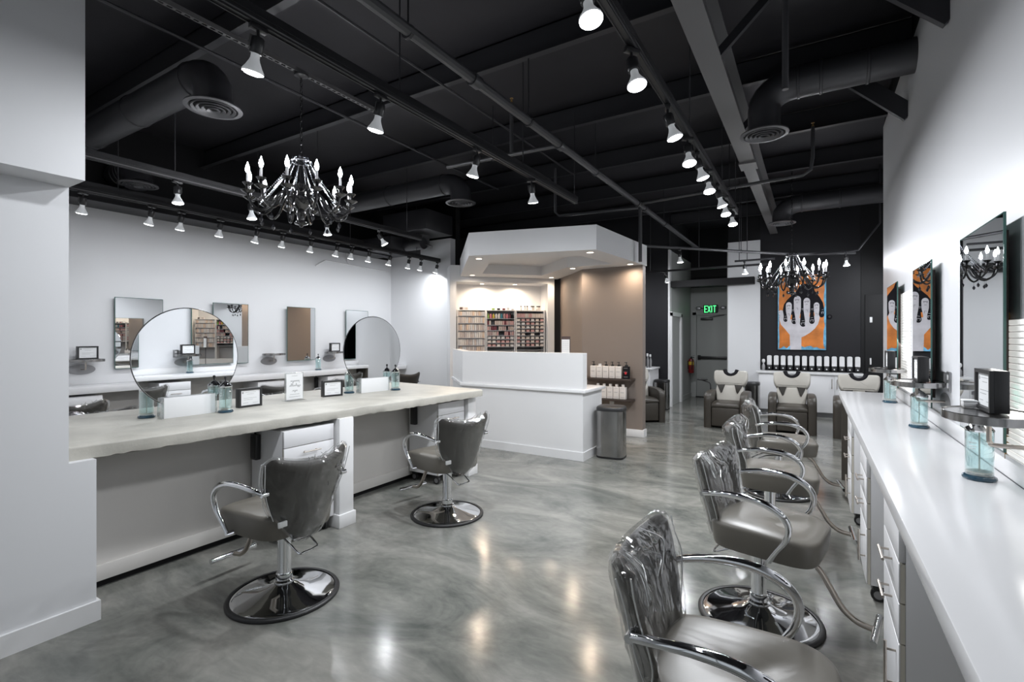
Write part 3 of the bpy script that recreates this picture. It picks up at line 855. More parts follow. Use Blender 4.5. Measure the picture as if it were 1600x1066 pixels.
# ------------------------------------------------------------------ rolling drawer units (front faces local +X)
def make_cabinet():
    t = thing('drawer_cabinet', 'x', 'cabinet', (0, 0, -10), 0)
    W = 0.215
    MB().box(-0.40, -0.02, -W, W, 0.10, 0.832, 0.002).done('carcass', M['laminate'], t)
    MB().box(-0.0205, -0.019, -W + 0.004, W - 0.004, 0.10, 0.83).done('recess', M['rubber'], t, smooth=0)
    def front(z0, z1): return MB().box(-0.005, 0.0, -W, W, z0, z1, 0.0012)
    def core(z0, z1, d): MB().box(-0.019, -0.005, -W, W, z0, z1).done('edge_band', M['laminate_edge'], d, smooth=0)
    def pull(c, horiz):
        b = MB()
        if horiz:
            b.cyl((0.032, -0.075, c), (0.032, 0.075, c), 0.0055, 8)
            for y in (-0.05, 0.05): b.cyl((0, y, c), (0.032, y, c), 0.0045, 6)
        else:
            b.cyl((0.032, 0.15, c - 0.09), (0.032, 0.15, c + 0.09), 0.0055, 8)
            for z in (-0.06, 0.06): b.cyl((0, 0.15, c + z), (0.032, 0.15, c + z), 0.0045, 6)
        return b
    MB().box(-0.019, 0.0, -W, W, 0.712, 0.832, 0.0015).done('false_front', M['laminate'], t)
    for z0, z1 in ((0.567, 0.707), (0.422, 0.562)):
        d = front(z0, z1).done('drawer', M['laminate'], t)
        core(z0, z1, d)
        pull(z1 - 0.045, True).done('handle', M['nickel'], d)
    d = front(0.102, 0.417).done('door', M['laminate'], t)
    core(0.102, 0.417, d)
    pull(0.30, False).done('handle', M['nickel'], d)
    for sx in (-0.36, -0.06):
        for sy in (-0.17, 0.17):
            b = MB()
            b.cyl((sx, sy - 0.012, 0.038), (sx, sy + 0.012, 0.038), 0.038, 18)
            b.box(sx - 0.028, sx + 0.028, sy - 0.02, sy + 0.02, 0.066, 0.098, 0.006)
            c = b.done('caster', M['rubber'], t)
            MB().cyl((sx, sy - 0.0135, 0.038), (sx, sy + 0.0135, 0.038), 0.024, 14).done('hub', M['plate'], c)
    return t
CAB = make_cabinet()
cab_used = [False]
def cabinet(x, y, rz, label, group):
    if not cab_used[0]:
        cab_used[0] = True
        CAB.location = (x, y, 0); CAB.rotation_euler = (0, 0, rz); CAB['label'] = label; CAB['group'] = group
        return CAB
    return dup(CAB, (x, y, 0), rz, label, group)
cabinet(-3.245, 2.385, 0, 'white drawer unit under the concrete island, left of its middle panel', 'white rolling drawer units')
cabinet(-3.245, 4.10, 0, 'white drawer unit under the concrete island at its far end panel', 'white rolling drawer units')
for i, y in enumerate((0.95, 2.44, 3.68, 5.02)):
    if i == 0: continue
    cabinet(0.262, y, pi, 'white drawer unit under the right counter, %s from the front' % ORD[i - 1], 'white rolling drawer units')
for i, y in enumerate((2.22, 3.38, 4.55, 5.80)):
    cabinet(-7.12, y, 0, 'white drawer unit under the left wall counter, %s from the left' % ORD[i], 'white rolling drawer units')

def tool_holder(x, y, z, label):
    t = thing('tool_holder', label, 'tool holder', (x, y, z), 0, 'black hanging tool holders')
    MB().box(-0.035, 0.035, -0.040, 0.0, -0.10, 0.09, 0.006).done('holder_body', M['black_plastic'], t)
    MB().box(-0.026, 0.026, -0.045, -0.040, -0.085, 0.075, 0.002).done('face_plate', M['rubber'], t)
    MB().tube(catmull([(0, -0.02, 0.09), (-0.02, -0.02, 0.12), (-0.06, -0.01, 0.14), (-0.09, 0.0, 0.15)], 5), 0.007, 6).done('cord', M['rubber'], t)
tool_holder(-3.56, 2.168, 0.70, 'black tool holder hung on the drawer unit behind the nearest left chair')
tool_holder(-3.56, 3.883, 0.70, 'black tool holder hung on the drawer unit at the far end of the island')
tool_holder(-7.40, 5.583, 0.72, 'small black tool holder on a drawer unit under the left wall counter')

# ------------------------------------------------------------------ wall counters
t = thing('styling_counter', 'glossy white solid-surface counter along the right wall', 'counter', (0.46, 2.0, 0.94))
MB().box(-0.22, 0.225, -4.6, 4.32, -0.06, 0.0, 0.004).done('countertop', M['solid'], t)
MB().box(-0.20, 0.225, 4.27, 4.315, -0.94, -0.06).done('end_panel', M['leather_dark'], t, smooth=0)
MB().box(0.16, 0.225, -4.6, 4.27, -0.94, -0.06).done('back_panel', M['greige'], t, smooth=0)
t = thing('styling_counter', 'white counter running along the left wall under its mirrors', 'counter', (-7.3, 4.3, 0.94))
MB().box(-0.24, 0.20, -3.3, 3.19, -0.08, 0.0, 0.004).done('countertop', M['solid'], t)
MB().box(-0.24, -0.20, -3.3, 3.19, -0.94, -0.08).done('back_panel', M['greige'], t, smooth=0)

# ------------------------------------------------------------------ wall mirrors
def wall_mirror(x, y0, y1, z0, z1, face, label, group, rz=0.0):
    t = thing('wall_mirror', label, 'mirror', (x, (y0 + y1) / 2, z0), rz, group)
    h = (y1 - y0) / 2
    s = face                                       # +1 faces +X, -1 faces -X
    MB().box(min(0, -s * 0.008), max(0, -s * 0.008), -h, h, 0, z1 - z0).done('glass_edge', M['mirror_edge'], t, smooth=0)
    MB().box(min(s * 0.0006, s * 0.0002), max(s * 0.0006, s * 0.0002), -h + 0.006, h - 0.006, 0.006, z1 - z0 - 0.006).done('mirror_face', M['mirror'], t, smooth=0)
    MB().box(min(-s * 0.008, -s * 0.037), max(-s * 0.008, -s * 0.037), -h + 0.09, h - 0.09, 0.06, z1 - z0 - 0.06).done('backing_frame', M['sign_brown'] if s < 0 else M['trim'], t, smooth=0)
    return t
RM = [(1.20, 1.88), (2.68, 3.36), (4.09, 4.76), (5.57, 6.27)]
for i, (a, c) in enumerate(RM):
    lab = ['unlit mirror panel on the right wall beside the camera, seen only reflected', 'large frameless mirror nearest on the right wall showing candle bulbs',
           'frameless mirror on the right wall, middle of three, reflecting the painting', 'farthest frameless mirror on the right wall with a lit strip beside it'][i]
    wall_mirror(0.645, a, c, 1.06, 2.015, -1, lab, 'mirrors on the right wall')
for i, (a, c) in enumerate([(2.69, 3.23), (3.88, 4.41), (5.06, 5.60), (6.29, 6.83)]):
    lab = ['frameless mirror on the left wall, leftmost, behind the big round mirror', 'second frameless mirror on the left wall, showing a chandelier reflection',
           'third frameless mirror on the left wall, reflecting orange paint and brown wall', 'rightmost frameless mirror on the left wall, half hidden by a round mirror'][i]
    wall_mirror(-7.50 if i != 2 else -7.48, a, c, 1.11, 2.02, 1, lab, 'mirrors on the left wall', 0)
# glowing ribs imitate LED glow streaks on the wall beside two right-hand mirrors
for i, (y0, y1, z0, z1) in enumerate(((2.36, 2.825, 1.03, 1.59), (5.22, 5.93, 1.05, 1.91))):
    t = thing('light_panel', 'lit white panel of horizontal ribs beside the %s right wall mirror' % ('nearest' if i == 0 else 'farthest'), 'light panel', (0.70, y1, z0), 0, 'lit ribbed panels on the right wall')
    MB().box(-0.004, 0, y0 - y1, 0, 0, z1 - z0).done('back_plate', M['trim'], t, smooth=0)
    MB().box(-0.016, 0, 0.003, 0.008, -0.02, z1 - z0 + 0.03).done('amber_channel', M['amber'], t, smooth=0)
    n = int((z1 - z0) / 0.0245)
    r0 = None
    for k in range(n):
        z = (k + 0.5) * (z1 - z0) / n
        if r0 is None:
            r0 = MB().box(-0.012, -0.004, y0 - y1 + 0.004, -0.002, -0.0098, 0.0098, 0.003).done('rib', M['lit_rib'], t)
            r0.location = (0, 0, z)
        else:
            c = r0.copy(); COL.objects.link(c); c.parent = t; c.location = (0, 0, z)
    lamp('AREA', 'panel_lamp', (0.66, (y0 + y1) / 2, (z0 + z1) / 2), 2.0, (1, 0.98, 0.94), 0.3, (0.0, (y0 + y1) / 2, 1.0))  # added lamp, throws the glow of the imitated streaks into the room

# ------------------------------------------------------------------ trays, frames, jars
def make_tray():
    t = thing('wall_tray', 'x', 'tray', (0, 0, -10))
    n = 28
    ring = lambda k, z: [(k * 0.135 * cos(2 * pi * q / n), k * 0.185 * sin(2 * pi * q / n), z) for q in range(n)]
    MB().rings([ring(0.98, -0.028), ring(1.0, -0.026), ring(1.0, 0.002), ring(0.975, 0.004), ring(0.97, 0.0)]).done('tray_plate', M['steel'], t)
    MB().tube(catmull([(0.0, 0.0, -0.028), (0.0, 0.0, -0.095), (0.004, 0.0, -0.112), (0.02, 0.0, -0.12), (0.145, 0.0, -0.12)], 6), 0.008, 8).done('support_rod', M['nickel'], t)
    m = 24
    rg = lambda x: [(x, 0.14 * cos(2 * pi * q / m), -0.125 + 0.062 * sin(2 * pi * q / m)) for q in range(m)]
    MB().rings([rg(0.148), rg(0.136)]).done('wall_plate', M['plate'], t)
    return t
TRAY = make_tray()
def make_frame():
    t = thing('certificate_frame', 'x', 'picture frame', (0, 0, -10))
    W, H_, D = 0.10, 0.155, 0.055
    b = MB()
    b.box(-D, -0.012, -W, W, 0, H_, 0.002)
    b.box(-0.012, 0, -W, W, 0, 0.014).box(-0.012, 0, -W, W, H_ - 0.014, H_).box(-0.012, 0, -W, -W + 0.014, 0.014, H_ - 0.014).box(-0.012, 0, W - 0.014, W, 0.014, H_ - 0.014)
    b.done('frame_box', M['black_plastic'], t)
    p = MB().box(-0.012, -0.009, -W + 0.016, W - 0.016, 0.016, H_ - 0.016).done('certificate', M['paper'], t, smooth=0)
    b = MB()
    b.lathe([(0, 0), (0.008, 0.0), (0.008, 0.0006), (0, 0.0006)], 12, T=Tm((-0.0092, -W + 0.033, H_ - 0.034), ry=R(90)))
    for (y0, y1, z) in ((-0.045, 0.05, H_ - 0.032), (-0.03, 0.03, H_ - 0.048), (-0.06, 0.055, 0.075), (-0.06, 0.02, 0.062), (-0.065, -0.02, 0.036), (0.02, 0.065, 0.034)):
        b.box(-0.009, -0.0084, y0, y1, z - 0.0011, z + 0.0011)
    b.done('print', M['ink_soft'], p, smooth=0)
    return t
FRAME = make_frame()
def make_jar():
    t = thing('disinfectant_jar', 'x', 'jar', (0, 0, -10))
    MB().lathe([(0.0, 0.0), (0.052, 0.0), (0.055, 0.006), (0.053, 0.014), (0.044, 0.020), (0.040, 0.020), (0, 0.020)], 28).done('foot', M['jar_foot'], t)
    MB().lathe([(0.044, 0.020), (0.0445, 0.03), (0.0445, 0.195), (0.040, 0.203), (0.036, 0.206)], 28).done('glass_body', M['jar'], t)
    MB().lathe([(0, 0.036), (0.041, 0.036), (0.041, 0.178), (0, 0.178)], 24).done('liquid', M['liquid'], t)
    MB().lathe([(0.0, 0.028), (0.0415, 0.028), (0.0415, 0.034), (0, 0.034)], 24).done('inner_basket', M['nickel'], t)
    l = MB().lathe([(0.0455, 0.196), (0.0465, 0.202), (0.043, 0.208), (0.026, 0.226), (0.012, 0.236), (0.008, 0.240), (0, 0.241)], 24).done('lid', M['chrome'], t)
    MB().lathe([(0.004, 0.238), (0.005, 0.258), (0.009, 0.262), (0.010, 0.272), (0.006, 0.279), (0, 0.28)], 12).done('knob', M['rubber'], l)
    MB().cyl((0, 0, 0.034), (0, 0, 0.238), 0.0028, 8).done('lift_rod', M['nickel'], t)
    b = MB()
    for k, (a0, a1, z) in enumerate(((3.75, 3.95, 0.150), (4.0, 4.3, 0.150), (3.72, 4.3, 0.138), (3.8, 4.25, 0.128))):
        ps = [(0.0451 * cos(a0 + (a1 - a0) * q / 5), 0.0451 * sin(a0 + (a1 - a0) * q / 5), z + (0.004 if k < 2 and q % 2 else 0)) for q in range(6)]
        b.tube(ps, 0.0012, 4)
    b.done('print', M['paper'], t, smooth=0)
    return t
JAR = make_jar()
first = {}
def put(proto, key, loc, rz, label, group):
    if key not in first:
        first[key] = 1
        proto.location = loc; proto.rotation_euler = (0, 0, rz); proto['label'] = label; proto['group'] = group
        return proto
    return dup(proto, loc, rz, label, group)

near = ['nearest on the right wall', 'second along the right wall', 'third along the right wall']
for i, y in enumerate((2.50, 4.0, 5.44)):
    put(TRAY, 'tray', (0.562, y, 1.235), 0, 'oval steel wall tray on a bent rod, ' + near[i], 'oval trays on the right wall')
    put(FRAME, 'frame', (0.552, y + (0.05 if i == 0 else 0), 1.239), pi, 'black certificate frame standing on the wall tray ' + near[i], 'certificate frames on wall trays')
    put(JAR, 'jar', (0.578, (2.70, 4.03, 5.42)[i], 0.94), 0.4 * i, 'blue disinfectant jar under the wall tray ' + near[i], 'jars on the right counter')
o = thing('cotton_box', 'small white lidded box on the nearest right wall tray', 'box', (0.548, 2.70 - 0.07, 1.239))
o.location = (0.535, 2.64, 1.239)
MB().box(-0.022, 0.022, -0.022, 0.022, 0, 0.02, 0.003).done('box_body', M['trim'], o)
MB().box(-0.023, 0.023, -0.023, 0.023, 0.02, 0.028, 0.003).done('box_lid', M['paper'], o)
for i, y in enumerate((2.37, 3.58, 4.78, 5.95)):
    lt = ['leftmost', 'second from the left', 'third from the left', 'rightmost'][i]
    put(TRAY, 'tray', (-7.408, y, 1.245), pi, 'thin steel tray and oval plate on the left wall, ' + lt, 'oval trays on the left wall')
    if i in (0, 3):
        put(FRAME, 'frame', (-7.395, y + 0.02, 1.249), 0, 'black certificate frame on the left wall tray, ' + lt, 'certificate frames on wall trays')
put(JAR, 'jar', (-7.33, 5.55, 0.94), 0, 'pale glass jar standing alone on the left wall counter', 'jars on the left counter')
t = thing('wall_outlet', 'grey outlet plate on the right wall above the second tray plate', 'outlet', (0.699, 3.88, 1.19))
MB().box(-0.008, 0, -0.04, 0.04, 0, 0.12, 0.003).done('cover_plate', M['plate'], t)
MB().box(-0.011, -0.008, -0.016, 0.016, 0.02, 0.05).box(-0.011, -0.008, -0.016, 0.016, 0.07, 0.10).done('socket', M['trim'], t)
# on the island
put(JAR, 'jar', (-4.10, 1.66, ZI), 0.3, 'blue jar on the island left of the large round mirror', 'jars on the island')
put(JAR, 'jar', (-3.87, 2.095, ZI), 0.9, 'blue jar on the island at the right end of the large round mirror stand', 'jars on the island')
put(JAR, 'jar', (-4.09, 3.47, ZI), 0.1, 'jar on the island just left of the smaller-looking grey round mirror', 'jars on the island')
put(JAR, 'jar', (-3.89, 3.93, ZI), 2.0, 'front clear jar right of the far round mirror on the island', 'jars on the island')
put(FRAME, 'frame', (-3.99, 2.37, ZI), R(3), 'black certificate frame on the island left of the white script card', 'certificate frames on the island')
put(FRAME, 'frame', (-4.00, 3.20, ZI), R(-12), 'black certificate frame on the island right of the white script card', 'certificate frames on the island')

def round_mirror(x, y, rz, label):
    t = thing('round_mirror', label, 'mirror', (x, y, ZI), rz, 'round mirrors on the island')
    T = Tm((0, 0, 0.43), ry=R(90))
    MB().lathe([(0, 0.004), (0.362, 0.004), (0.3645, 0.002), (0.3645, -0.004), (0, -0.004)], 72, T=T).done('mirror_glass', M['mirror'], t, smooth=20)
    MB().tube([(0.0, 0.3655 * cos(2 * pi * k / 72), 0.43 + 0.3655 * sin(2 * pi * k / 72)) for k in range(72)], 0.0035, 6, closed=True).done('mirror_rim', M['track'], t)
    return t
def mirror_base(x, y, rz, label):
    t = thing('mirror_base', label, 'stand', (x, y, ZI), rz, 'white stands of the round mirrors')
    MB().box(0.012, 0.034, -0.175, 0.175, 0, 0.148, 0.002).done('front_plate', M['paper'], t)
    MB().box(-0.034, -0.012, -0.175, 0.175, 0, 0.148, 0.002).done('rear_plate', M['acrylic'], t)
    for s in (-1, 1): MB().box(-0.034, 0.034, min(s * 0.176, s * 0.19), max(s * 0.176, s * 0.19), 0, 0.148, 0.002).done('end_block', M['acrylic'], t)
round_mirror(-3.955, 1.87, 0, 'large round frameless mirror standing on the near half of the island')
mirror_base(-3.955, 1.87, 0, 'white block stand holding the near round mirror on the island')
round_mirror(-3.985, 3.70, R(-5), 'grey-looking round mirror standing on the far half of the island')
mirror_base(-3.985, 3.70, R(-5), 'white block stand holding the far round mirror on the island')

# acrylic card with handwriting
t = thing('table_card', 'white card with black handwriting in a clear acrylic stand on the island', 'sign', (-4.05, 2.81, ZI), R(2))
MB().box(-0.006, 0.006, -0.095, 0.095, 0, 0.255, 0.001).done('acrylic_sheet', M['acrylic'], t)
MB().box(-0.05, 0.05, -0.095, 0.095, 0, 0.004).done('foot', M['acrylic'], t)
c = MB().box(0.0062, 0.0072, -0.085, 0.085, 0.012, 0.245).done('card', M['paper'], t, smooth=0)
def scrawl(y0, y1, z, h, seed):
    rnd = random.Random(seed)
    pts = []
    n = int((y1 - y0) / 0.006)
    for k in range(n):
        q = k / max(1, n - 1)
        tall = h if (k == 0 or rnd.random() < 0.22) else h * 0.38
        pts.append((0.0076, y0 + (y1 - y0) * q + (0.002 if k % 2 else -0.001), z + (tall if k % 2 else (-h * 0.35 if rnd.random() < 0.15 else 0))))
    return catmull(pts, 3)
b = MB()
for (y0, y1, z, h, s) in ((-0.045, 0.05, 0.172, 0.034, 3), (-0.055, 0.06, 0.130, 0.030, 8), (-0.025, 0.03, 0.085, 0.030, 5)):
    b.tube(scrawl(y0, y1, z, h, s), 0.0011, 4)
for (y0, y1, z) in ((-0.03, 0.03, 0.225), (-0.05, 0.05, 0.058), (-0.06, 0.06, 0.036)):
    b.box(0.0072, 0.0078, y0, y1, z - 0.0009, z + 0.0009)
b.done('handwriting', M['ink'], c, smooth=0)
# ------------------------------------------------------------------ styling chairs (front faces local +X)
def back_surface(extra=0.0, jit=0.0, seed=1, nu=18, nv=14, z_cut=0.0):
    """closed shield-shaped shell: returns two grids front/back joined at the rim"""
    rnd = random.Random(seed)
    def P(u, v, side):
        wv = 0.172 + 0.094 * (1 - (1 - v) ** 2) + extra * 0.8
        z0 = 0.372 + 0.145 * abs(u) ** 2.3 - extra * 0.5
        z1 = 0.838 + 0.055 * u * u - 0.05 * max(0, (abs(u) - 0.78) / 0.22) ** 2 + extra
        z = z0 + (z1 - z0) * v
        x = -0.195 - 0.105 * v ** 1.2 + 0.085 * u * u * (0.45 + 0.55 * v)
        T = 0.036 * sqrt(max(0, 1 - abs(u) ** 5)) * sqrt(max(0, 1 - abs(2 * v - 1) ** 9)) + extra * 0.7
        bulge = 0.012 * (1 - u * u) * sin(pi * v) if side > 0 else 0
        j = (rnd.random() - 0.5) * jit
        if abs(u) > 0.99 or v > 0.99: j *= 1.2
        return Vector((x + side * (T + bulge) + j, u * wv + j * 0.5, z + (j * 0.8 if v > 0.9 else 0)))
    us = [-1 + 2 * i / nu for i in range(nu + 1)]
    vs = [i / nv for i in range(nv + 1)]
    F = [[P(u, v, 1) for u in us] for v in vs]
    B = [[P(u, v, -1) for u in us] for v in vs]
    b = MB()
    f = [[b.bm.verts.new(p) for p in r] for r in F]
    k = [[b.bm.verts.new(p) for p in r] for r in B]
    for a in range(nv):
        for c in range(nu):
            b.bm.faces.new((f[a][c], f[a][c + 1], f[a + 1][c + 1], f[a + 1][c]))
            b.bm.faces.new((k[a][c], k[a + 1][c], k[a + 1][c + 1], k[a][c + 1]))
    for c in range(nu):
        b.bm.faces.new((f[nv][c], f[nv][c + 1], k[nv][c + 1], k[nv][c]))
        b.bm.faces.new((f[0][c + 1], f[0][c], k[0][c], k[0][c + 1]))
    for a in range(nv):
        b.bm.faces.new((f[a][nu], f[a + 1][nu], k[a + 1][nu], k[a][nu]))
        b.bm.faces.new((f[a + 1][0], f[a][0], k[a][0], k[a + 1][0]))
    return b, P

def seat_mesh():
    def ring(z, s, sx=0.0):
        out = []
        n = 44
        for q in range(n):
            a = 2 * pi * q / n
            c, d = cos(a), sin(a)
            e = 2 / 4.6
            x = (abs(c) ** e) * (1 if c >= 0 else -1)
            y = (abs(d) ** e) * (1 if d >= 0 else -1)
            half = 0.252 - 0.022 * (1 - x) / 2
            zz = z
            if z > 0.5: zz = z - 0.018 * max(0, x) ** 2
            out.append((0.055 + sx + x * 0.262 * s, y * half * s, zz))
        return out
    b = MB()
    b.rings([ring(0.408, 0.88), ring(0.412, 0.945), ring(0.425, 0.965), ring(0.48, 0.99), ring(0.522, 1.0), ring(0.532, 0.992), ring(0.540, 0.97), ring(0.546, 0.93),
             ring(0.551, 0.82), ring(0.553, 0.62), ring(0.549, 0.34), ring(0.541, 0.12)])
    return b

def make_chair():
    t = thing('styling_chair', 'x', 'chair', (0, 0, -10))
    base = MB().lathe([(0, 0.085), (0.046, 0.084), (0.062, 0.074), (0.088, 0.060), (0.14, 0.045), (0.21, 0.031), (0.262, 0.022), (0.284, 0.017), (0.292, 0.008), (0, 0.004)], 56).done('base_plate', M['chrome'], t, smooth=50)
    MB().lathe([(0.283, 0.019), (0.292, 0.021), (0.303, 0.019), (0.309, 0.010), (0.307, 0.0), (0.285, 0.0)], 56).done('rubber_rim', M['rubber'], base, smooth=60)
    MB().lathe([(0.056, 0.080), (0.057, 0.09), (0.046, 0.098), (0.045, 0.13), (0.040, 0.134), (0.0385, 0.14), (0.0385, 0.375), (0.030, 0.38), (0.029, 0.40), (0, 0.40)], 28).done('column', M['chrome'], t, smooth=40)
    b = MB()
    b.box(-0.13, 0.14, -0.13, 0.13, 0.393, 0.410, 0.004).box(-0.17, -0.10, -0.05, 0.05, 0.398, 0.46, 0.006)
    b.done('seat_plate', M['rubber'], t)
    lp = catmull([(0.03, -0.052, 0.368), (-0.05, -0.062, 0.372), (-0.12, -0.068, 0.360), (-0.205, -0.066, 0.318), (-0.222, -0.05, 0.312), (-0.228, 0.03, 0.312), (-0.215, 0.062, 0.316), (-0.12, 0.066, 0.362), (-0.04, 0.058, 0.372), (0.02, 0.048, 0.37)], 5)
    MB().tube(lp, 0.0058, 8).cyl((0.02, -0.052, 0.369), (0.02, 0.052, 0.369), 0.006, 8).done('pump_lever', M['chrome'], t)
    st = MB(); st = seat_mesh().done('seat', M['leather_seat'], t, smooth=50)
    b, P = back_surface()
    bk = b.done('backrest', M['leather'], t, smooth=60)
    for s in (-1, 1):
        pts = catmull([(-0.205, s * 0.262, 0.690), (-0.14, s * 0.283, 0.708), (-0.03, s * 0.296, 0.722), (0.08, s * 0.300, 0.715), (0.165, s * 0.298, 0.680), (0.205, s * 0.294, 0.625), (0.195, s * 0.287, 0.555), (0.15, s * 0.277, 0.485), (0.115, s * 0.268, 0.425)], 6)
        n = len(pts)
        rad = [0.0125 + 0.0065 * max(0, 1 - abs((i / n) - 0.42) / 0.42) for i in range(n)]
        a = MB().tube(pts, rad, 10).done('armrest', M['chrome'], t, smooth=60)
        MB().cyl((-0.205, s * 0.238, 0.690), (-0.205, s * 0.275, 0.690), 0.0135, 12).done('rear_mount', M['chrome'], a)
        MB().cyl((0.115, s * 0.235, 0.428), (0.115, s * 0.277, 0.428), 0.011, 10).done('front_mount', M['chrome'], a)
    pts = catmull([(0.10, 0, 0.392), (0.20, 0, 0.388), (0.275, 0, 0.350), (0.325, 0, 0.275), (0.375, 0, 0.19), (0.435, 0, 0.142), (0.505, 0, 0.128)], 6)
    fr = MB().tube(pts, 0.0145, 10).done('footrest_stem', M['nickel'], t, smooth=60)
    MB().cyl((0.515, -0.145, 0.128), (0.515, 0.145, 0.128), 0.0165, 14).done('footrest_bar', M['chrome'], fr)
    return t, P
def add_wrap(t, seed):
    b, P = back_surface(0.012, 0.009, seed, 22, 16)
    wv = b.done('plastic_cover', M['wrap'], t, smooth=28)
    s = MB()
    rnd = random.Random(seed)
    for u in (-1.0, 1.0):
        s.tube(catmull([P(u, v, 1 if v > 0.2 else 0) + Vector((0.008 * rnd.random(), u * 0.006 * rnd.random(), 0)) for v in (1.0, 0.85, 0.66, 0.45, 0.25, 0.08)], 4), 0.0028, 5)
        s.tube(catmull([P(u * 0.98, v, -1) + Vector((-0.006, u * 0.004, 0)) for v in (0.97, 0.8, 0.55, 0.3, 0.06)], 4), 0.0026, 5)
    for k in range(8):
        u0 = -0.9 + 1.8 * rnd.random()
        s.tube(catmull([P(max(-1, min(1, u0 + (rnd.random() - 0.5) * 0.35)), 1 - 0.09 * q, 1) + Vector((0.012 + 0.01 * rnd.random(), 0, 0.006)) for q in range(4)], 4), 0.0018, 4)
    fo = s.done('wrap_folds', M['wrap_seam'], wv, smooth=0); fo['kind'] = 'stuff'
    bm = MB().box(-0.245, -0.232, 0.15, 0.20, 0.50, 0.53, 0.002)
    bm.done('wrap_tape', M['wrap_seam'], t)

BARE, _ = make_chair()
WR = [dup(BARE, (0, 0, -10)) for _ in range(3)]
for i, c in enumerate(WR): add_wrap(c, 11 + i)
cn = [0, 0, 0]
def chair(k, x, y, rz, label, group):
    if k is None:
        BARE.location = (x, y, 0); BARE.rotation_euler = (0, 0, rz); BARE['label'] = label; BARE['group'] = group
        return BARE
    if cn[k] == 0:
        cn[k] = 1
        o = WR[k]; o.location = (x, y, 0); o.rotation_euler = (0, 0, rz); o['label'] = label; o['group'] = group
        return o
    return dup(WR[k], (x, y, 0), rz, label, group)
gR = 'chairs along the right counter'
chair(0, -0.235, 1.60, R(2), 'taupe styling chair closest to the camera, cut by the bottom edge of the photo', gR)
chair(1, -0.25, 2.98, R(-10), 'taupe wrapped styling chair second along the right counter, its footrest by a caster', gR)
chair(2, -0.275, 4.18, R(2), 'taupe wrapped styling chair third along the right counter', gR)
chair(0, -0.285, 5.45, R(8), 'taupe wrapped styling chair farthest along the right counter, before a shampoo chair', gR)
gI = 'chairs on the near side of the island'
chair(1, -2.66, 1.78, R(181), 'wrapped taupe styling chair seen from behind at the near half of the island', gI)
chair(2, -2.67, 3.31, R(167), 'wrapped taupe styling chair at the far half of the island, before the white end panel', gI)
gB = 'chairs behind the island'
chair(0, -5.12, 1.85, R(2), 'wrapped chair behind the island whose crumpled top shows above its near end', gB)
chair(1, -5.12, 3.40, R(-4), 'wrapped chair behind the island whose top edge shows beside the script card', gB)
gL = 'chairs along the left wall counter'
chair(2, -6.45, 1.93, R(172), 'wrapped chair at the left wall counter, cut by the foreground wall edge', gL)
chair(0, -6.45, 3.08, R(185), 'wrapped chair at the left wall counter, hidden behind the near round mirror', gL)
chair(1, -6.45, 4.10, R(176), 'wrapped dark chair back at the left wall counter beside the script card', gL)
chair(2, -6.45, 5.22, R(184), 'wrapped chair at the left wall counter left of the far round mirror', gL)
chair(None, -6.45, 6.66, R(170), 'unwrapped brown chair back at the far end of the left wall counter', gL)

# ------------------------------------------------------------------ reception desk
t = thing('reception_desk', 'white L-shaped reception desk with a raised privacy panel and ledge', 'desk', (-3.3, 5.6, 0))
def dsk(o): o.parent = t; o.location = (3.3, -5.6, 0); return o
XR, XL, YF = -2.39, -4.22, 5.57
ret = [(XL, YF), (-5.06, 6.42)]
dsk(MB().box(XL, XR, YF, 6.20, 0, 0.83, 0.002).prism([(XL, YF), (-5.06, 6.42), (-4.95, 6.53), (-4.1, 5.70)], 0, 0.83).done('desk_body', M['trim'], smooth=0))
dsk(MB().box(XL - 0.02, XR + 0.04, YF - 0.03, 6.24, 0.83, 0.868, 0.003).prism([(XL - 0.015, YF - 0.03), (-5.09, 6.42), (-4.95, 6.55), (-4.1, 5.70)], 0.83, 0.868).done('ledge', M['solid'], smooth=30))
dsk(MB().box(XL, XR, YF, 5.70, 0.868, 1.315, 0.002).prism([(XL, YF), (-5.06, 6.42), (-4.97, 6.51), (-4.165, 5.70)], 0.868, 1.315).done('privacy_panel', M['trim'], smooth=0))
dsk(MB().box(XL - 0.01, XR + 0.012, YF - 0.013, YF, 0, 0.105).box(XR, XR + 0.012, YF, 6.2, 0, 0.105).done('baseboard', M['trim']))
t = thing('sign_holder', 'small brown-topped card sign standing behind the reception desk panel', 'sign', (-2.845, 6.05, 0.868))
MB().box(-0.05, 0.05, -0.04, 0.04, 0, 0.01, 0.002).cyl((0, 0.01, 0.01), (0, 0.01, 0.5), 0.006, 8).done('stand', M['black_plastic'], t)
MB().box(-0.066, 0.066, 0, 0.012, 0.40, 0.655, 0.001).done('backing_card', M['sign_brown'], t)
c = MB().box(-0.058, 0.058, -0.004, 0.0, 0.40, 0.612).done('paper', M['paper'], t, smooth=0)
rnd = random.Random(4)
b = MB()
for r_ in range(5):
    for q in range(3):
        x0 = -0.045 + q * 0.032
        z = 0.585 - r_ * 0.026
        b.tube([(x0, -0.005, z), (x0 + 0.008, -0.005, z + 0.006 * rnd.random()), (x0 + 0.016, -0.005, z - 0.005), (x0 + 0.024, -0.005, z + 0.004)], 0.0011, 4)
b.done('handwriting', M['ink_soft'], c, smooth=0)

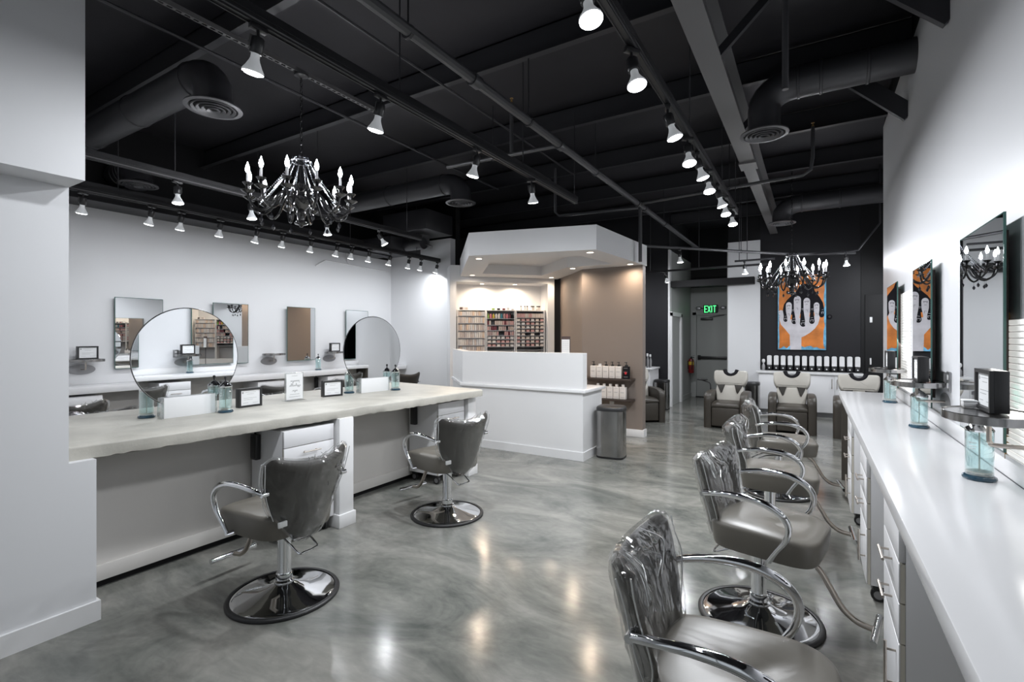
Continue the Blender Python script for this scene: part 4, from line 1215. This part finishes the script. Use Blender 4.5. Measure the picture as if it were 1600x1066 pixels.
# steel bin at the end of the desk
def make_bin(name, label, loc, wx, wy, h, rz=0):
    t = thing(name, label, 'trash can', loc, rz)
    def ring(s, z):
        n = 40; out = []
        for q in range(n):
            a = 2 * pi * q / n
            c, d = cos(a), sin(a)
            e = 2 / 4.2
            out.append((wx / 2 * s * (abs(c) ** e) * (1 if c >= 0 else -1), wy / 2 * s * (abs(d) ** e) * (1 if d >= 0 else -1), z))
        return out
    MB().rings([ring(1.0, 0.025), ring(1.0, h - 0.05)]).done('steel_body', M['steel'], t, smooth=50)
    MB().rings([ring(0.99, 0.0), ring(1.01, 0.004), ring(1.01, 0.024), ring(0.98, 0.026)]).done('base_ring', M['rubber'], t, smooth=40)
    MB().rings([ring(1.02, h - 0.055), ring(1.02, h - 0.022), ring(0.98, h - 0.008), ring(0.90, h)]).done('lid', M['black_plastic'], t, smooth=40)
make_bin('trash_can', 'brushed steel trash can with black lid beside the reception desk end', (-2.175, 5.98, 0), 0.345, 0.30, 0.645, R(6))
make_bin('trash_can', 'tall steel trash can with black rim against the charcoal wall by the corridor', (-2.70, 10.45, 0), 0.29, 0.30, 0.62, 0)
make_bin('trash_can', 'slim steel trash can standing behind the left shampoo chair', (-0.98, 10.35, 0), 0.26, 0.28, 0.66, 0)

# shelves of products on the taupe wall
def shelf(x0, x1, z, label):
    o = MB().box(x0, x1, 7.13, 7.36, z - 0.032, z, 0.002).done('wall_shelf', M['wood_dark'])
    return tag(o, label, 'shelf', 'floating shelves on the taupe wall')
shelf(-3.10, -2.30, 0.885, 'upper dark floating shelf on the taupe wall holding pump bottles')
shelf(-3.10, -2.30, 0.575, 'lower dark floating shelf on the taupe wall holding capped white bottles')
def make_bottle(kind):
    t = thing('product_bottle', 'x', 'bottle', (0, 0, -10))
    body = M['p_black'] if kind == 'dark' else M['pwhite']
    MB().box(-0.047, 0.047, -0.035, 0.035, 0, 0.185, 0.008, seg=3).done('bottle_body', body, t)
    if kind == 'cap':
        MB().cyl((0, 0, 0.183), (0, 0, 0.222), 0.022, 16).done('cap', M['pwhite'], t)
    elif kind == 'white_pump':
        MB().cyl((0, 0, 0.183), (0, 0, 0.215), 0.024, 16).done('cap', M['trim'], t)
    else:
        MB().lathe([(0.024, 0.183), (0.024, 0.205), (0.012, 0.212), (0.006, 0.214), (0.006, 0.238), (0.012, 0.24), (0.012, 0.25), (0, 0.251)], 14).box(-0.03, 0.006, -0.006, 0.006, 0.240, 0.249, 0.002).done('pump', M['rubber'], t)
    b = MB()
    for (a, c, z) in ((-0.03, 0.03, 0.160), (-0.032, 0.028, 0.105), (-0.026, 0.02, 0.098), (-0.03, 0.03, 0.03)): b.box(a, c, -0.0362, -0.0350, z - 0.002, z + 0.002)
    b.done('print', M['ink_soft'], t, smooth=0)
    if kind == 'dark':
        b = MB().lathe([(0, 0), (0.022, 0), (0.022, 0.001), (0, 0.001)], 20, T=Tm((0.0, -0.0352, 0.09), rx=R(90)), sx=0.85)
        b.done('red_emblem', M['red_bright'], t)
    return t
pump, capb, dark, wp = make_bottle('pump'), make_bottle('cap'), make_bottle('dark'), make_bottle('white_pump')
for i in range(5):
    x = -2.905 + i * 0.101
    lab = ('white pump bottle on the upper taupe wall shelf, %s from the left' % ORD[i] if i != 1 else 'white-capped bottle on the upper taupe wall shelf, second from the left')
    src = wp if i == 1 else pump
    if i == 0 or i == 1:
        src.location = (x, 7.20, 0.885); src['label'] = lab; src['group'] = 'pump bottles on the upper shelf'
    else:
        dup(pump, (x, 7.20, 0.885), 0, lab, 'pump bottles on the upper shelf')
dark.location = (-2.385, 7.20, 0.885); dark['label'] = 'black pump bottle with a red round emblem on the upper taupe wall shelf'
for i in range(5):
    x = -2.835 + i * 0.1
    lab = 'white capped bottle on the lower taupe wall shelf, %s from the right' % ORD[4 - i]
    if i == 0:
        capb.location = (x, 7.20, 0.575); capb['label'] = lab; capb['group'] = 'capped bottles on the lower shelf'
    else: dup(capb, (x, 7.20, 0.575), 0, lab, 'capped bottles on the lower shelf')
t = thing('wall_outlet', 'white outlet plate low on the taupe wall under the shelves', 'outlet', (-2.67, 7.359, 0.42))
MB().box(-0.036, 0.036, -0.006, 0, 0, 0.115, 0.002).done('cover_plate', M['trim'], t)
MB().box(-0.014, 0.014, -0.008, -0.006, 0.02, 0.045).box(-0.014, 0.014, -0.008, -0.006, 0.07, 0.095).done('socket', M['paper'], t)

# ------------------------------------------------------------------ colour racks in the niche
def nrot(o): o.rotation_euler = (0, 0, PHI)
def rack(t0, t1, lines, label):
    p = nl(t0, 0.22, 0.90)
    t = thing('product_rack', label, 'rack', p, PHI, 'product racks in the niche')
    W = t1 - t0
    MB().box(0, 0.014, -0.12, 0.12, 0, 1.11).done('side_board', M['trim'], t, smooth=0)
    MB().box(W - 0.014, W, -0.12, 0.12, 0, 1.11).done('side_board', M['trim'], t, smooth=0)
    MB().box(0.014, W - 0.014, 0.10, 0.12, 0, 1.11).done('back_board', M['ink_soft'], t, smooth=0)
    MB().box(0.014, W - 0.014, -0.12, 0.10, 1.095, 1.11).done('top_board', M['trim'], t, smooth=0)
    for z in lines:
        MB().box(0.014, W - 0.014, -0.12, 0.10, z - 0.90 - 0.012, z - 0.90).done('shelf', M['plate'], t, smooth=0)
R1 = [1.90, 1.765, 1.63, 1.495, 1.36, 1.225]
R2 = [1.855, 1.735, 1.635, 1.540, 1.475, 1.405, 1.335, 1.265]
R3 = [1.875] + [1.875 - 0.067 * k for k in range(1, 10)]
rack(-0.06, 0.46, R1, 'left rack in the lit niche filled with tall pale color cartons')
rack(0.475, 1.02, R2, 'middle rack in the lit niche with mixed bottles along its top row')
rack(1.035, 1.59, R3, 'right rack in the lit niche with many close stepped rows')
def carton_mesh(w_, d_, h_, m, bottle=False):
    if bottle: o = MB().lathe([(0, 0), (w_ / 2, 0), (w_ / 2, h_ * 0.68), (w_ * 0.2, h_ * 0.8), (w_ * 0.2, h_), (0, h_)], 8).done('x', m)
    else: o = MB().box(-w_ / 2, w_ / 2, -d_ / 2, d_ / 2, 0, h_).done('x', m, smooth=0)
    me = o.data
    bpy.data.objects.remove(o)
    return me
def goods(name, me, t_, dep, z, label, cat, group):
    o = bpy.data.objects.new(name, me)
    COL.objects.link(o)
    o.location = nl(t_, dep, z); o.rotation_euler = (0, 0, PHI)
    tag(o, label, cat, group)
tall = [carton_mesh(0.033, 0.06, 0.112, M['box%d' % i]) for i in range(8)]
short = [carton_mesh(0.033, 0.06, 0.078, M['box%d' % i]) for i in range(8)]
rnd = random.Random(21)
for r_, z in enumerate(R1):
    for k in range(13):
        m_ = (short if r_ == 0 else tall)[rnd.choice((0, 0, 1, 2, 2, 3, 4, 6, 6))]
        goods('color_carton', m_, -0.025 + k * 0.0375, 0.135 + rnd.random() * 0.012, z, 'pale color carton in left niche rack, %s row from top, %s from left' % (ORD[r_], ORD[k]), 'carton', 'cartons in the left niche rack')
tube_m = [carton_mesh(0.028, 0.05, 0.075, M[n]) for n in ('t_rose', 'box0', 'box1', 't_rose', 'box5', 't_maroon')]
bot = [carton_mesh(0.042, 0.042, 0.095, M[n], True) for n in ('t_green', 't_pink', 'pwhite', 't_pink', 't_maroon', 't_teal', 't_gold', 'p_black', 't_rose', 'pwhite')]
for k in range(10):
    goods('color_bottle', bot[(k * 3) % 10], 0.515 + k * 0.051, 0.135, 1.855, 'colored bottle on the middle niche rack top row, front, %s from left' % ORD[k], 'bottle', 'bottles on the top row of the middle rack')
    if k % 2 == 0: goods('color_bottle', bot[(k * 7 + 1) % 10], 0.54 + k * 0.051, 0.18, 1.855, 'colored bottle on the middle niche rack top row, rear, %s from left' % ORD[k // 2], 'bottle', 'bottles on the top row of the middle rack')
for r_, z in enumerate(R2[1:4]):
    for k in range(14):
        if rnd.random() < 0.15: continue
        goods('color_tube', tube_m[rnd.randrange(6)], 0.51 + k * 0.036, 0.135, z, 'reddish color tube in middle niche rack, %s row from top, %s from left' % (ORD[r_ + 1], ORD[k]), 'carton', 'tubes in the middle niche rack')
low = [carton_mesh(0.062, 0.05, 0.040, M[n]) for n in ('box6', 'box0', 'box2', 't_rose')]
for r_, z in enumerate(R2[4:7]):
    for k in range(6):
        goods('stacked_tube', low[rnd.randrange(4)], 0.535 + k * 0.085, 0.13, z, 'lying color tube in middle niche rack, %s row from top, %s from left' % (ORD[r_ + 4], ORD[k]), 'carton', 'lying tubes in the middle niche rack')
for k in range(16):
    goods('color_tube', tube_m[rnd.choice((0, 3, 1))], 1.065 + k * 0.033, 0.135, R3[0], 'pinkish color tube on the right niche rack top row, %s from left' % ORD[k], 'carton', 'tubes on the top row of the right rack')
for r_, z in enumerate(R3[1:9]):
    for k in range(6):
        if rnd.random() < 0.06: continue
        goods('stacked_tube', low[rnd.randrange(4)], 1.085 + k * 0.091, 0.13, z, 'lying color tube in right niche rack, %s row from top, %s from left' % (ORD[r_ + 1], ORD[k]), 'carton', 'lying tubes in the right niche rack')
for k, (t_, n_, h_) in enumerate(((0.0, 'sign_brown', 0.045), (0.05, 'box6', 0.05), (0.10, 'box3', 0.045), (0.60, 't_green', 0.035), (0.70, 'p_black', 0.035), (0.80, 't_maroon', 0.035), (0.88, 'paper', 0.05), (0.97, 'box6', 0.03))):
    goods('carton', carton_mesh(0.05, 0.05, h_, M[n_]), t_ + 0.02, 0.18, 2.012, 'small carton lying on top of the niche racks, %s from the left' % ORD[k], 'carton', 'cartons on top of the racks')
for k, (t_, r_) in enumerate(((1.15, 0.012), (1.225, 0.012), (1.27, 0.014), (1.375, 0.035), (1.49, 0.036))):
    t = thing('display_jar', 'small jar with dark cap on top of the right niche rack, %s from the left' % ORD[k], 'jar', nl(t_, 0.18, 2.012), PHI, 'jars on top of the right rack')
    MB().cyl((0, 0, 0), (0, 0, 0.065), r_, 10).done('jar_body', M['box2'], t)
    MB().cyl((0, 0, 0.065), (0, 0, 0.085), r_ * 1.02, 10).done('cap', M['p_black'], t)
# ------------------------------------------------------------------ shampoo chairs (front faces local +X)
def make_shampoo():
    t = thing('shampoo_chair', 'x', 'chair', (0, 0, -10))
    b = MB()
    b.box(-0.30, 0.30, -0.215, 0.215, 0.03, 0.30, 0.02)
    b.done('base_box', M['leather_dark'], t)
    MB().box(0.30, 0.345, -0.212, 0.212, 0.035, 0.345, 0.015, seg=3).done('leg_rest', M['leather_dark'], t)
    # seat cushion with a rolled front
    prof = [(-0.28, 0.30), (-0.28, 0.42), (0.20, 0.425), (0.30, 0.42), (0.345, 0.40), (0.355, 0.375), (0.345, 0.35), (0.30, 0.345)]
    n = len(prof)
    b = MB()
    def ringp(y, s): return [(x if True else 0, y, 0.37 + (z - 0.37) * s) for x, z in prof]
    b.rings([ringp(-0.213, 0.75), ringp(-0.20, 1.0), ringp(0.0, 1.06), ringp(0.20, 1.0), ringp(0.213, 0.75)])
    b.done('seat_cushion', M['leather_dark'], t, smooth=60)
    # side arms: panels whose front edge rolls over at the top
    for s in (-1, 1):
        pr = rounded([(0.36, 0.0), (0.365, 0.565), (0.10, 0.60), (-0.34, 0.585), (-0.34, 0.0)], [0, 0.12, 0.1, 0.1, 0])
        b = MB()
        rg = lambda y, k: [(0.0 + (x - 0.0) * k, y, 0.30 + (z - 0.30) * k if z > 0.3 else z) for x, z in pr]
        b.rings([rg(s * 0.218, 0.97), rg(s * 0.235, 1.0), rg(s * 0.30, 1.0), rg(s * 0.325, 0.975), rg(s * 0.333, 0.93)])
        b.done('arm', M['leather_dark'], t, smooth=50)
    # reclined back, built flat (y across, z along) then leaned
    lean = Matrix.Translation((-0.10, 0, 0.40)) @ Matrix.Rotation(R(-27), 4, 'Y')
    lower = rounded([(-0.195, 0.0), (0.195, 0.0), (0.225, 0.20), (0.205, 0.30), (-0.205, 0.30), (-0.225, 0.20)], [0.02, 0.02, 0.06, 0.03, 0.03, 0.06])
    head = rounded([(-0.21, 0.285), (0.21, 0.285), (0.268, 0.36), (0.272, 0.565), (0.105, 0.565), (0.085, 0.495), (0.0, 0.455), (-0.085, 0.495), (-0.105, 0.565), (-0.272, 0.565), (-0.268, 0.36)],
                   [0.03, 0.03, 0.08, 0.05, 0.04, 0.05, 0.08, 0.05, 0.04, 0.05, 0.08])
    def slab(poly, x0, x1, bulge=0.02):
        cx = sum(p[0] for p in poly) / len(poly); cz = sum(p[1] for p in poly) / len(poly)
        rg = lambda x, k: [(x, cx + (y - cx) * k, cz + (z - cz) * k) for y, z in poly]
        b = MB()
        b.rings([rg(x0, 0.96), rg(x0 + 0.01, 1.0), rg(x1 - bulge, 1.0), rg(x1 - bulge * 0.3, 0.965), rg(x1, 0.90)])
        for v in b.bm.verts: v.co = lean @ v.co
        return b
    slab(lower, -0.05, 0.045).done('backrest', M['leather_pale'], t, smooth=50)
    hd = slab(head, -0.06, 0.055).done('headrest', M['leather_pale'], t, smooth=50)
    for s in (-1, 1):
        w_ = [(s * 0.075, 0.295), (s * 0.20, 0.285), (s * 0.185, 0.245), (s * 0.135, 0.13), (s * 0.115, 0.15)]
        b = MB()
        b.rings([[(0.030, y, z) for y, z in w_], [(0.055, y, z) for y, z in w_], [(0.060, s * 0.14 + (y - s * 0.14) * 0.9, 0.23 + (z - 0.23) * 0.9) for y, z in w_]])
        for v in b.bm.verts: v.co = lean @ v.co
        b.done('side_inset', M['leather'], t)
    pts = [lean @ Vector((0.025, y, z)) for y, z in ((-0.105, 0.575), (-0.085, 0.520), (-0.045, 0.487), (0.0, 0.476), (0.045, 0.487), (0.085, 0.520), (0.105, 0.575))]
    MB().tube(catmull(pts, 4), 0.040, 10).done('neck_rest', M['p_black'], t, smooth=60)
    MB().box(-0.62, -0.28, -0.2, 0.2, 0.0, 0.55, 0.03).done('pedestal', M['rubber'], t)
    return t
SH = make_shampoo()
g = 'shampoo chairs at the back'
SH.location = (-1.23, 9.08, 0); SH.rotation_euler = (0, 0, R(-90)); SH['label'] = 'brown and pale grey shampoo chair before the white pillar'; SH['group'] = g
dup(SH, (-0.29, 9.17, 0), R(-88), 'brown and pale grey shampoo chair below the orange painting', g)
dup(SH, (0.60, 9.10, 0), R(-92), 'shampoo chair whose pale head part shows over the right counter far end', g)
dup(SH, (-2.70, 8.92, 0), R(-52), 'dark shampoo chair half hidden by the taupe wall end', g)
t = thing('tool_tray', 'thin black swivel tray fixed to the left arm of the left shampoo chair', 'tray', (-1.66, 9.16, 0.76))
MB().lathe([(0, -0.008), (0.085, -0.008), (0.095, 0.0), (0.096, 0.012), (0.090, 0.012), (0.085, 0.002), (0, 0.002)], 24).done('tray_top', M['black_plastic'], t)
MB().tube(catmull([(0, 0, -0.01), (0.06, 0, -0.03), (0.12, 0, -0.05), (0.135, 0, -0.10), (0.135, 0, -0.175)], 5), 0.009, 8).done('tray_arm', M['black_plastic'], t)

# ------------------------------------------------------------------ back wall: cabinet, dispensers, painting
t = thing('back_cabinet', 'long white cabinet with slim handles under the charcoal painting wall', 'cabinet', (-0.08, 11.1, 0))
MB().box(-0.84, 0.85, -0.18, 0.19, 0.09, 0.80).done('carcass', M['laminate'], t, smooth=0)
MB().box(-0.84, 0.85, -0.13, 0.19, 0.0, 0.09).done('toe_kick', M['plate'], t, smooth=0)
MB().box(-0.88, 0.87, -0.23, 0.20, 0.80, 0.84, 0.003).done('countertop', M['solid'], t)
xs = [-0.838, -0.42, 0.002, 0.424, 0.848]
for i in range(4):
    d = MB().box(xs[i] + 0.002, xs[i + 1] - 0.002, -0.20, -0.18, 0.095, 0.795, 0.002).done('door', M['laminate'], t)
    hx = xs[i + 1] - 0.045 if i % 2 == 0 else xs[i] + 0.045
    if i == 2: hx = xs[3] - 0.04
    if i == 3: hx = xs[3] + 0.04
    MB().cyl((hx, -0.23, 0.55), (hx, -0.23, 0.73), 0.006, 8).cyl((hx, -0.23, 0.57), (hx, -0.20, 0.57), 0.004, 6).cyl((hx, -0.23, 0.71), (hx, -0.20, 0.71), 0.004, 6).done('handle', M['nickel'], d)
o = tag(MB().box(-0.88, 0.74, 11.27, 11.295, 0.842, 0.955, 0.002).done('dispenser_rail', M['p_black']), 'black mounting rail under the row of white pump dispensers', 'rail')
def make_disp():
    t = thing('wall_dispenser', 'x', 'dispenser', (0, 0, -10))
    b = MB()
    pr = rounded([(-0.042, 0.0), (0.042, 0.0), (0.042, 0.195), (-0.042, 0.195)], [0.006, 0.006, 0.03, 0.03])
    b.rings([[(x, 0.0, z) for x, z in pr], [(x, -0.055, z) for x, z in pr], [(x * 0.9, -0.07, 0.1 + (z - 0.1) * 0.92) for x, z in pr]])
    b.done('tank', M['trim'], t, smooth=40)
    MB().box(-0.040, 0.040, -0.075, 0.0, -0.085, -0.004, 0.008).done('dispenser_base', M['black_plastic'], t)
    MB().cyl((0, -0.045, -0.055), (0, -0.082, -0.055), 0.013, 10).done('nozzle', M['trim'], t)
    return t
DISP = make_disp()
for i in range(13):
    loc = (-0.75 + i * 0.1222, 11.268, 0.945)
    lab = 'white wall dispenser with black base above the back cabinet, %s from the left' % ORD[i]
    if i == 0: DISP.location = loc; DISP['label'] = lab; DISP['group'] = 'wall dispensers above the back cabinet'
    else: dup(DISP, loc, 0, lab, 'wall dispensers above the back cabinet')
t = thing('spray_bottle', 'small clear bottle at the left end of the dispenser row', 'bottle', (-0.85, 11.15, 0.84))
MB().lathe([(0, 0), (0.03, 0), (0.032, 0.09), (0.014, 0.13), (0.012, 0.15), (0, 0.15)], 14).done('bottle_body', M['plate'], t)
MB().lathe([(0.014, 0.15), (0.028, 0.17), (0.03, 0.20), (0.02, 0.225), (0, 0.23)], 14).done('cap', M['trim'], t)

t = thing('painting', 'tall orange painting of interlaced white and black hands on the charcoal wall', 'painting', (-0.60, 11.255, 1.26))
PW, PH = 0.82, 1.465
def S(px, py): return ((px - 85) / 615 * PW, (1 - (py - 65) / 920) * PH)
MB().box(0, PW, 0.0, 0.04, 0, PH, 0.002).done('canvas', M['p_orange'], t)
def layer(polys, dy, name, m):
    b = MB()
    for pl in polys:
        q = [S(*p) for p in pl]
        b.rings([[(x, 0.0, z) for x, z in q], [(x, -dy, z) for x, z in q]])
    return b.done(name, M[m], t, smooth=0)
rnd = random.Random(5)
def rag(p0, p1, p2, p3, n, amp):
    out = [p0]
    out.append(p1)
    for k in range(n + 1):
        q = k / n
        out.append((p2[0] + (p3[0] - p2[0]) * q + (rnd.random() - 0.5) * amp[0], p2[1] + (p3[1] - p2[1]) * q + (rnd.random() - 0.5) * amp[1]))
    return out
layer([rag((85, 985), (700, 985), (700, 950), (85, 955), 16, (0, 44)), rag((85, 980), (85, 65), (100, 65), (102, 980), 14, (10, 0)),
       rag((700, 65), (700, 980), (672, 940), (682, 65), 14, (18, 0))], 0.001, 'blue_edge', 'p_blue')
layer([[(150, 490), (165, 420), (205, 365), (265, 310), (335, 250), (370, 190), (400, 170), (520, 175), (548, 225), (560, 265), (620, 340), (660, 410), (672, 470), (678, 545), (660, 585), (630, 585), (612, 560), (600, 520), (160, 560)]], 0.0018, 'black_hand', 'p_black')
layer([[(92, 505), (120, 488), (150, 495), (160, 545), (170, 620), (620, 560), (622, 600), (600, 670), (560, 725), (500, 775), (440, 810), (392, 832), (390, 985), (246, 985), (240, 800), (190, 740), (125, 670), (106, 610)]], 0.0026, 'white_palm', 'p_pale')
def finger(cx, top, bot, wt, wb, down=False):
    n = 8
    pts = []
    if down: top, bot, wt, wb = bot, top, wb, wt
    for k in range(n + 1):
        a = pi * k / n
        pts.append((cx + wt / 2 * cos(a) , (top + wt / 2 - wt / 2 * sin(a))))
    L = bot - top
    pts += [(cx - wt / 2 * 0.98, top + L * 0.45), (cx - wb / 2, top + L * 0.8), (cx - wb / 2, bot), (cx + wb / 2, bot), (cx + wb / 2, top + L * 0.8), (cx + wt / 2 * 0.98, top + L * 0.45)]
    return pts
def fdown(cx, y0, y1, w0, w1):
    pts = [(cx - w0 / 2, y0), (cx + w0 / 2, y0), (cx + w1 / 2, y1 - w1 / 2)]
    for k in range(1, 8):
        a = pi * k / 8
        pts.append((cx + w1 / 2 * cos(a), y1 - w1 / 2 + w1 / 2 * sin(a)))
    pts.append((cx - w1 / 2, y1 - w1 / 2))
    return pts
layer([fdown(187, 520, 638, 36, 58), fdown(299, 520, 668, 44, 66), fdown(414, 520, 702, 60, 84), fdown(524, 520, 668, 40, 68), fdown(645, 480, 590, 56, 64)], 0.0034, 'black_fingers', 'p_black')
layer([finger(229, 392, 640, 78, 40), finger(340, 318, 690, 92, 44), finger(460, 345, 690, 84, 46), finger(582, 405, 620, 70, 44)], 0.0042, 'white_fingers', 'p_pale')
b = MB()
def stroke(p0, p1, wd=4):
    (x0, z0), (x1, z1) = S(*p0), S(*p1)
    b.bar((x0, -0.0045, z0), (x1, -0.0045, z1), wd / 615 * PW, 0.001, (0, 1, 0))
for (cx, cy, w_) in ((226, 440, 46), (335, 370, 56), (457, 395, 54), (580, 442, 46)):
    stroke((cx - w_ / 2, cy - 4), (cx + w_ / 2, cy - 8), 6); stroke((cx - w_ / 2, cy - 4), (cx - w_ / 4, cy + 12), 3); stroke((cx + w_ / 2, cy - 8), (cx + w_ / 4, cy + 10), 3)
    stroke((cx - 14, cy + 32), (cx + 14, cy + 30), 4)
    stroke((cx - 12, cy + 100), (cx + 10, cy + 96), 3); stroke((cx + 10, cy + 96), (cx + 12, cy + 124), 3)
stroke((95, 520), (112, 518)); stroke((96, 545), (114, 560)); stroke((98, 580), (116, 578))
b.done('ink_lines', M['p_black'], t, smooth=0)
b = MB()
for (cx, cy, w_) in ((186, 595, 34), (297, 622, 42), (412, 655, 52), (523, 620, 42), (655, 525, 26)):
    stroke((cx - w_ / 2, cy), (cx + w_ / 2, cy - 4), 5); stroke((cx - w_ / 2, cy), (cx - w_ / 3, cy + 22), 4); stroke((cx + w_ / 2, cy - 4), (cx + w_ / 3, cy + 20), 4)
    stroke((cx - w_ / 3, cy - 26), (cx + w_ / 3, cy - 30), 4)
for (cx, cy) in ((285, 492), (408, 480), (528, 484)):
    stroke((cx - 16, cy), (cx + 14, cy - 6), 4); stroke((cx - 8, cy + 12), (cx + 10, cy + 10), 4)
b.done('pale_lines', M['p_pale'], t, smooth=0)
o = thing('thermostat', 'small round black device on the charcoal wall right of the painting', 'device', (0.275, 11.30, 1.90))
MB().lathe([(0, 0), (0.045, 0), (0.045, 0.02), (0.036, 0.028), (0, 0.03)], 20, T=Tm(rx=R(90))).done('device_body', M['p_black'], o)
MB().lathe([(0, 0.030), (0.02, 0.0305), (0.018, 0.033), (0, 0.033)], 16, T=Tm(rx=R(90))).done('lens', M['track'], o)

# ------------------------------------------------------------------ exit sign and the corridor
t = thing('exit_sign', 'green lit EXIT sign with lamp arms above the exit door', 'sign', (-2.17, 13.04, 2.10))
MB().box(-0.165, 0.165, -0.035, 0.035, 0, 0.205, 0.004).done('housing', M['exit_dark'], t)
b = MB()
for s in (-1, 1):
    b.cyl((s * 0.165, 0, 0.12), (s * 0.22, 0, 0.13), 0.012, 8)
    b.box(s * 0.29 - 0.06, s * 0.29 + 0.06, -0.03, 0.03, 0.09, 0.17, 0.02)
b.done('lamp_arms', M['plate'], t)
def letter_bars(ch, x):
    hw, h, st = 0.026, 0.15, 0.017
    z0 = 0.028
    L = {'E': [((-hw, 0), (-hw, h)), ((-hw, 0), (hw, 0)), ((-hw, h / 2), (hw * 0.7, h / 2)), ((-hw, h), (hw, h))],
         'X': [((-hw, 0), (hw, h)), ((-hw, h), (hw, 0))], 'I': [((0, 0), (0, h))], 'T': [((0, 0), (0, h)), ((-hw * 1.1, h), (hw * 1.1, h))]}[ch]
    b = MB()
    for (p, q) in L:
        d = (Vector(q) - Vector(p)).normalized() * (st / 2)
        b.bar((x + p[0] - d.x, -0.0375, z0 + p[1] - d.y), (x + q[0] + d.x, -0.0375, z0 + q[1] + d.y), st, 0.005, (0, 1, 0))
    return b
for ch, x in zip('EXIT', (-0.105, -0.03, 0.032, 0.098)):
    letter_bars(ch, x).done('letter', M['exit_green'], t, smooth=0)
t = thing('fire_extinguisher', 'red fire extinguisher with yellow label hung beside the exit door', 'extinguisher', (-2.57, 12.72, 0.62))
MB().lathe([(0, 0), (0.06, 0.0), (0.065, 0.01), (0.065, 0.30), (0.05, 0.345), (0.02, 0.36), (0, 0.36)], 20).done('cylinder', M['red'], t)
MB().lathe([(0.0655, 0.20), (0.0658, 0.20), (0.0658, 0.28), (0.0655, 0.28)], 20).done('label_band', M['yellow'], t)
MB().box(-0.015, 0.07, -0.012, 0.012, 0.37, 0.39).cyl((0, 0, 0.355), (0, 0, 0.40), 0.016, 10).bar((0, 0, 0.40), (0.08, 0, 0.43), 0.02, 0.008).done('valve', M['black_plastic'], t)
MB().tube(catmull([(0.0, -0.02, 0.38), (0.04, -0.07, 0.33), (0.04, -0.08, 0.2), (0.02, -0.075, 0.08)], 5), 0.011, 8).done('hose', M['rubber'], t)
MB().box(-0.075, -0.06, -0.03, 0.03, 0.1, 0.3).done('bracket', M['black_plastic'], t)

# ------------------------------------------------------------------ small station behind the taupe wall
t = thing('side_cabinet', 'small white cabinet at the charcoal wall behind the taupe wall end', 'cabinet', (-3.46, 10.35, 0))
MB().box(-0.6, 0.60, -0.2, 0.45, 0.08, 0.83).done('carcass', M['laminate'], t, smooth=0)
MB().box(-0.62, 0.63, -0.24, 0.46, 0.83, 0.865, 0.003).done('countertop', M['solid'], t)
MB().box(-0.59, 0.0, -0.22, -0.2, 0.09, 0.82, 0.002).done('door', M['laminate'], t)
MB().box(0.005, 0.595, -0.22, -0.2, 0.09, 0.82, 0.002).done('door', M['laminate'], t)
t = thing('product_bottle', 'black bottle with round yellow label on the small white cabinet', 'bottle', (-3.06, 10.3, 0.865))
MB().box(-0.05, 0.05, -0.04, 0.04, 0, 0.19, 0.01).done('bottle_body', M['p_black'], t)
MB().lathe([(0, 0), (0.022, 0), (0.022, 0.001), (0, 0.001)], 16, T=Tm((0.01, -0.041, 0.11), rx=R(90))).done('round_label', M['yellow'], t)
for i, (x, h_) in enumerate(((-2.955, 0.30), (-2.91, 0.28))):
    t = thing('spray_bottle', 'pale spray bottle on the small white cabinet, the %s one' % ('taller left' if i == 0 else 'shorter right'), 'bottle', (x, 10.3 + 0.05 * i, 0.865))
    MB().lathe([(0, 0), (0.026, 0), (0.028, h_ * 0.55), (0.012, h_ * 0.75), (0.011, h_ * 0.8), (0, h_ * 0.8)], 14).done('bottle_body', M['plate'], t)
    MB().box(-0.014, 0.014, -0.04, 0.016, h_ * 0.8, h_, 0.006).done('spray_head', M['trim'], t)
t = thing('wall_mirror', 'narrow framed mirror edge on the charcoal wall behind the taupe wall', 'mirror', (-3.52, 10.84, 1.28))
MB().box(-0.28, 0.28, -0.03, 0.0, 0, 1.09, 0.003).done('mirror_frame', M['track'], t)
MB().box(-0.25, 0.25, -0.0325, -0.0305, 0.03, 1.06).done('mirror_face', M['mirror'], t, smooth=0)
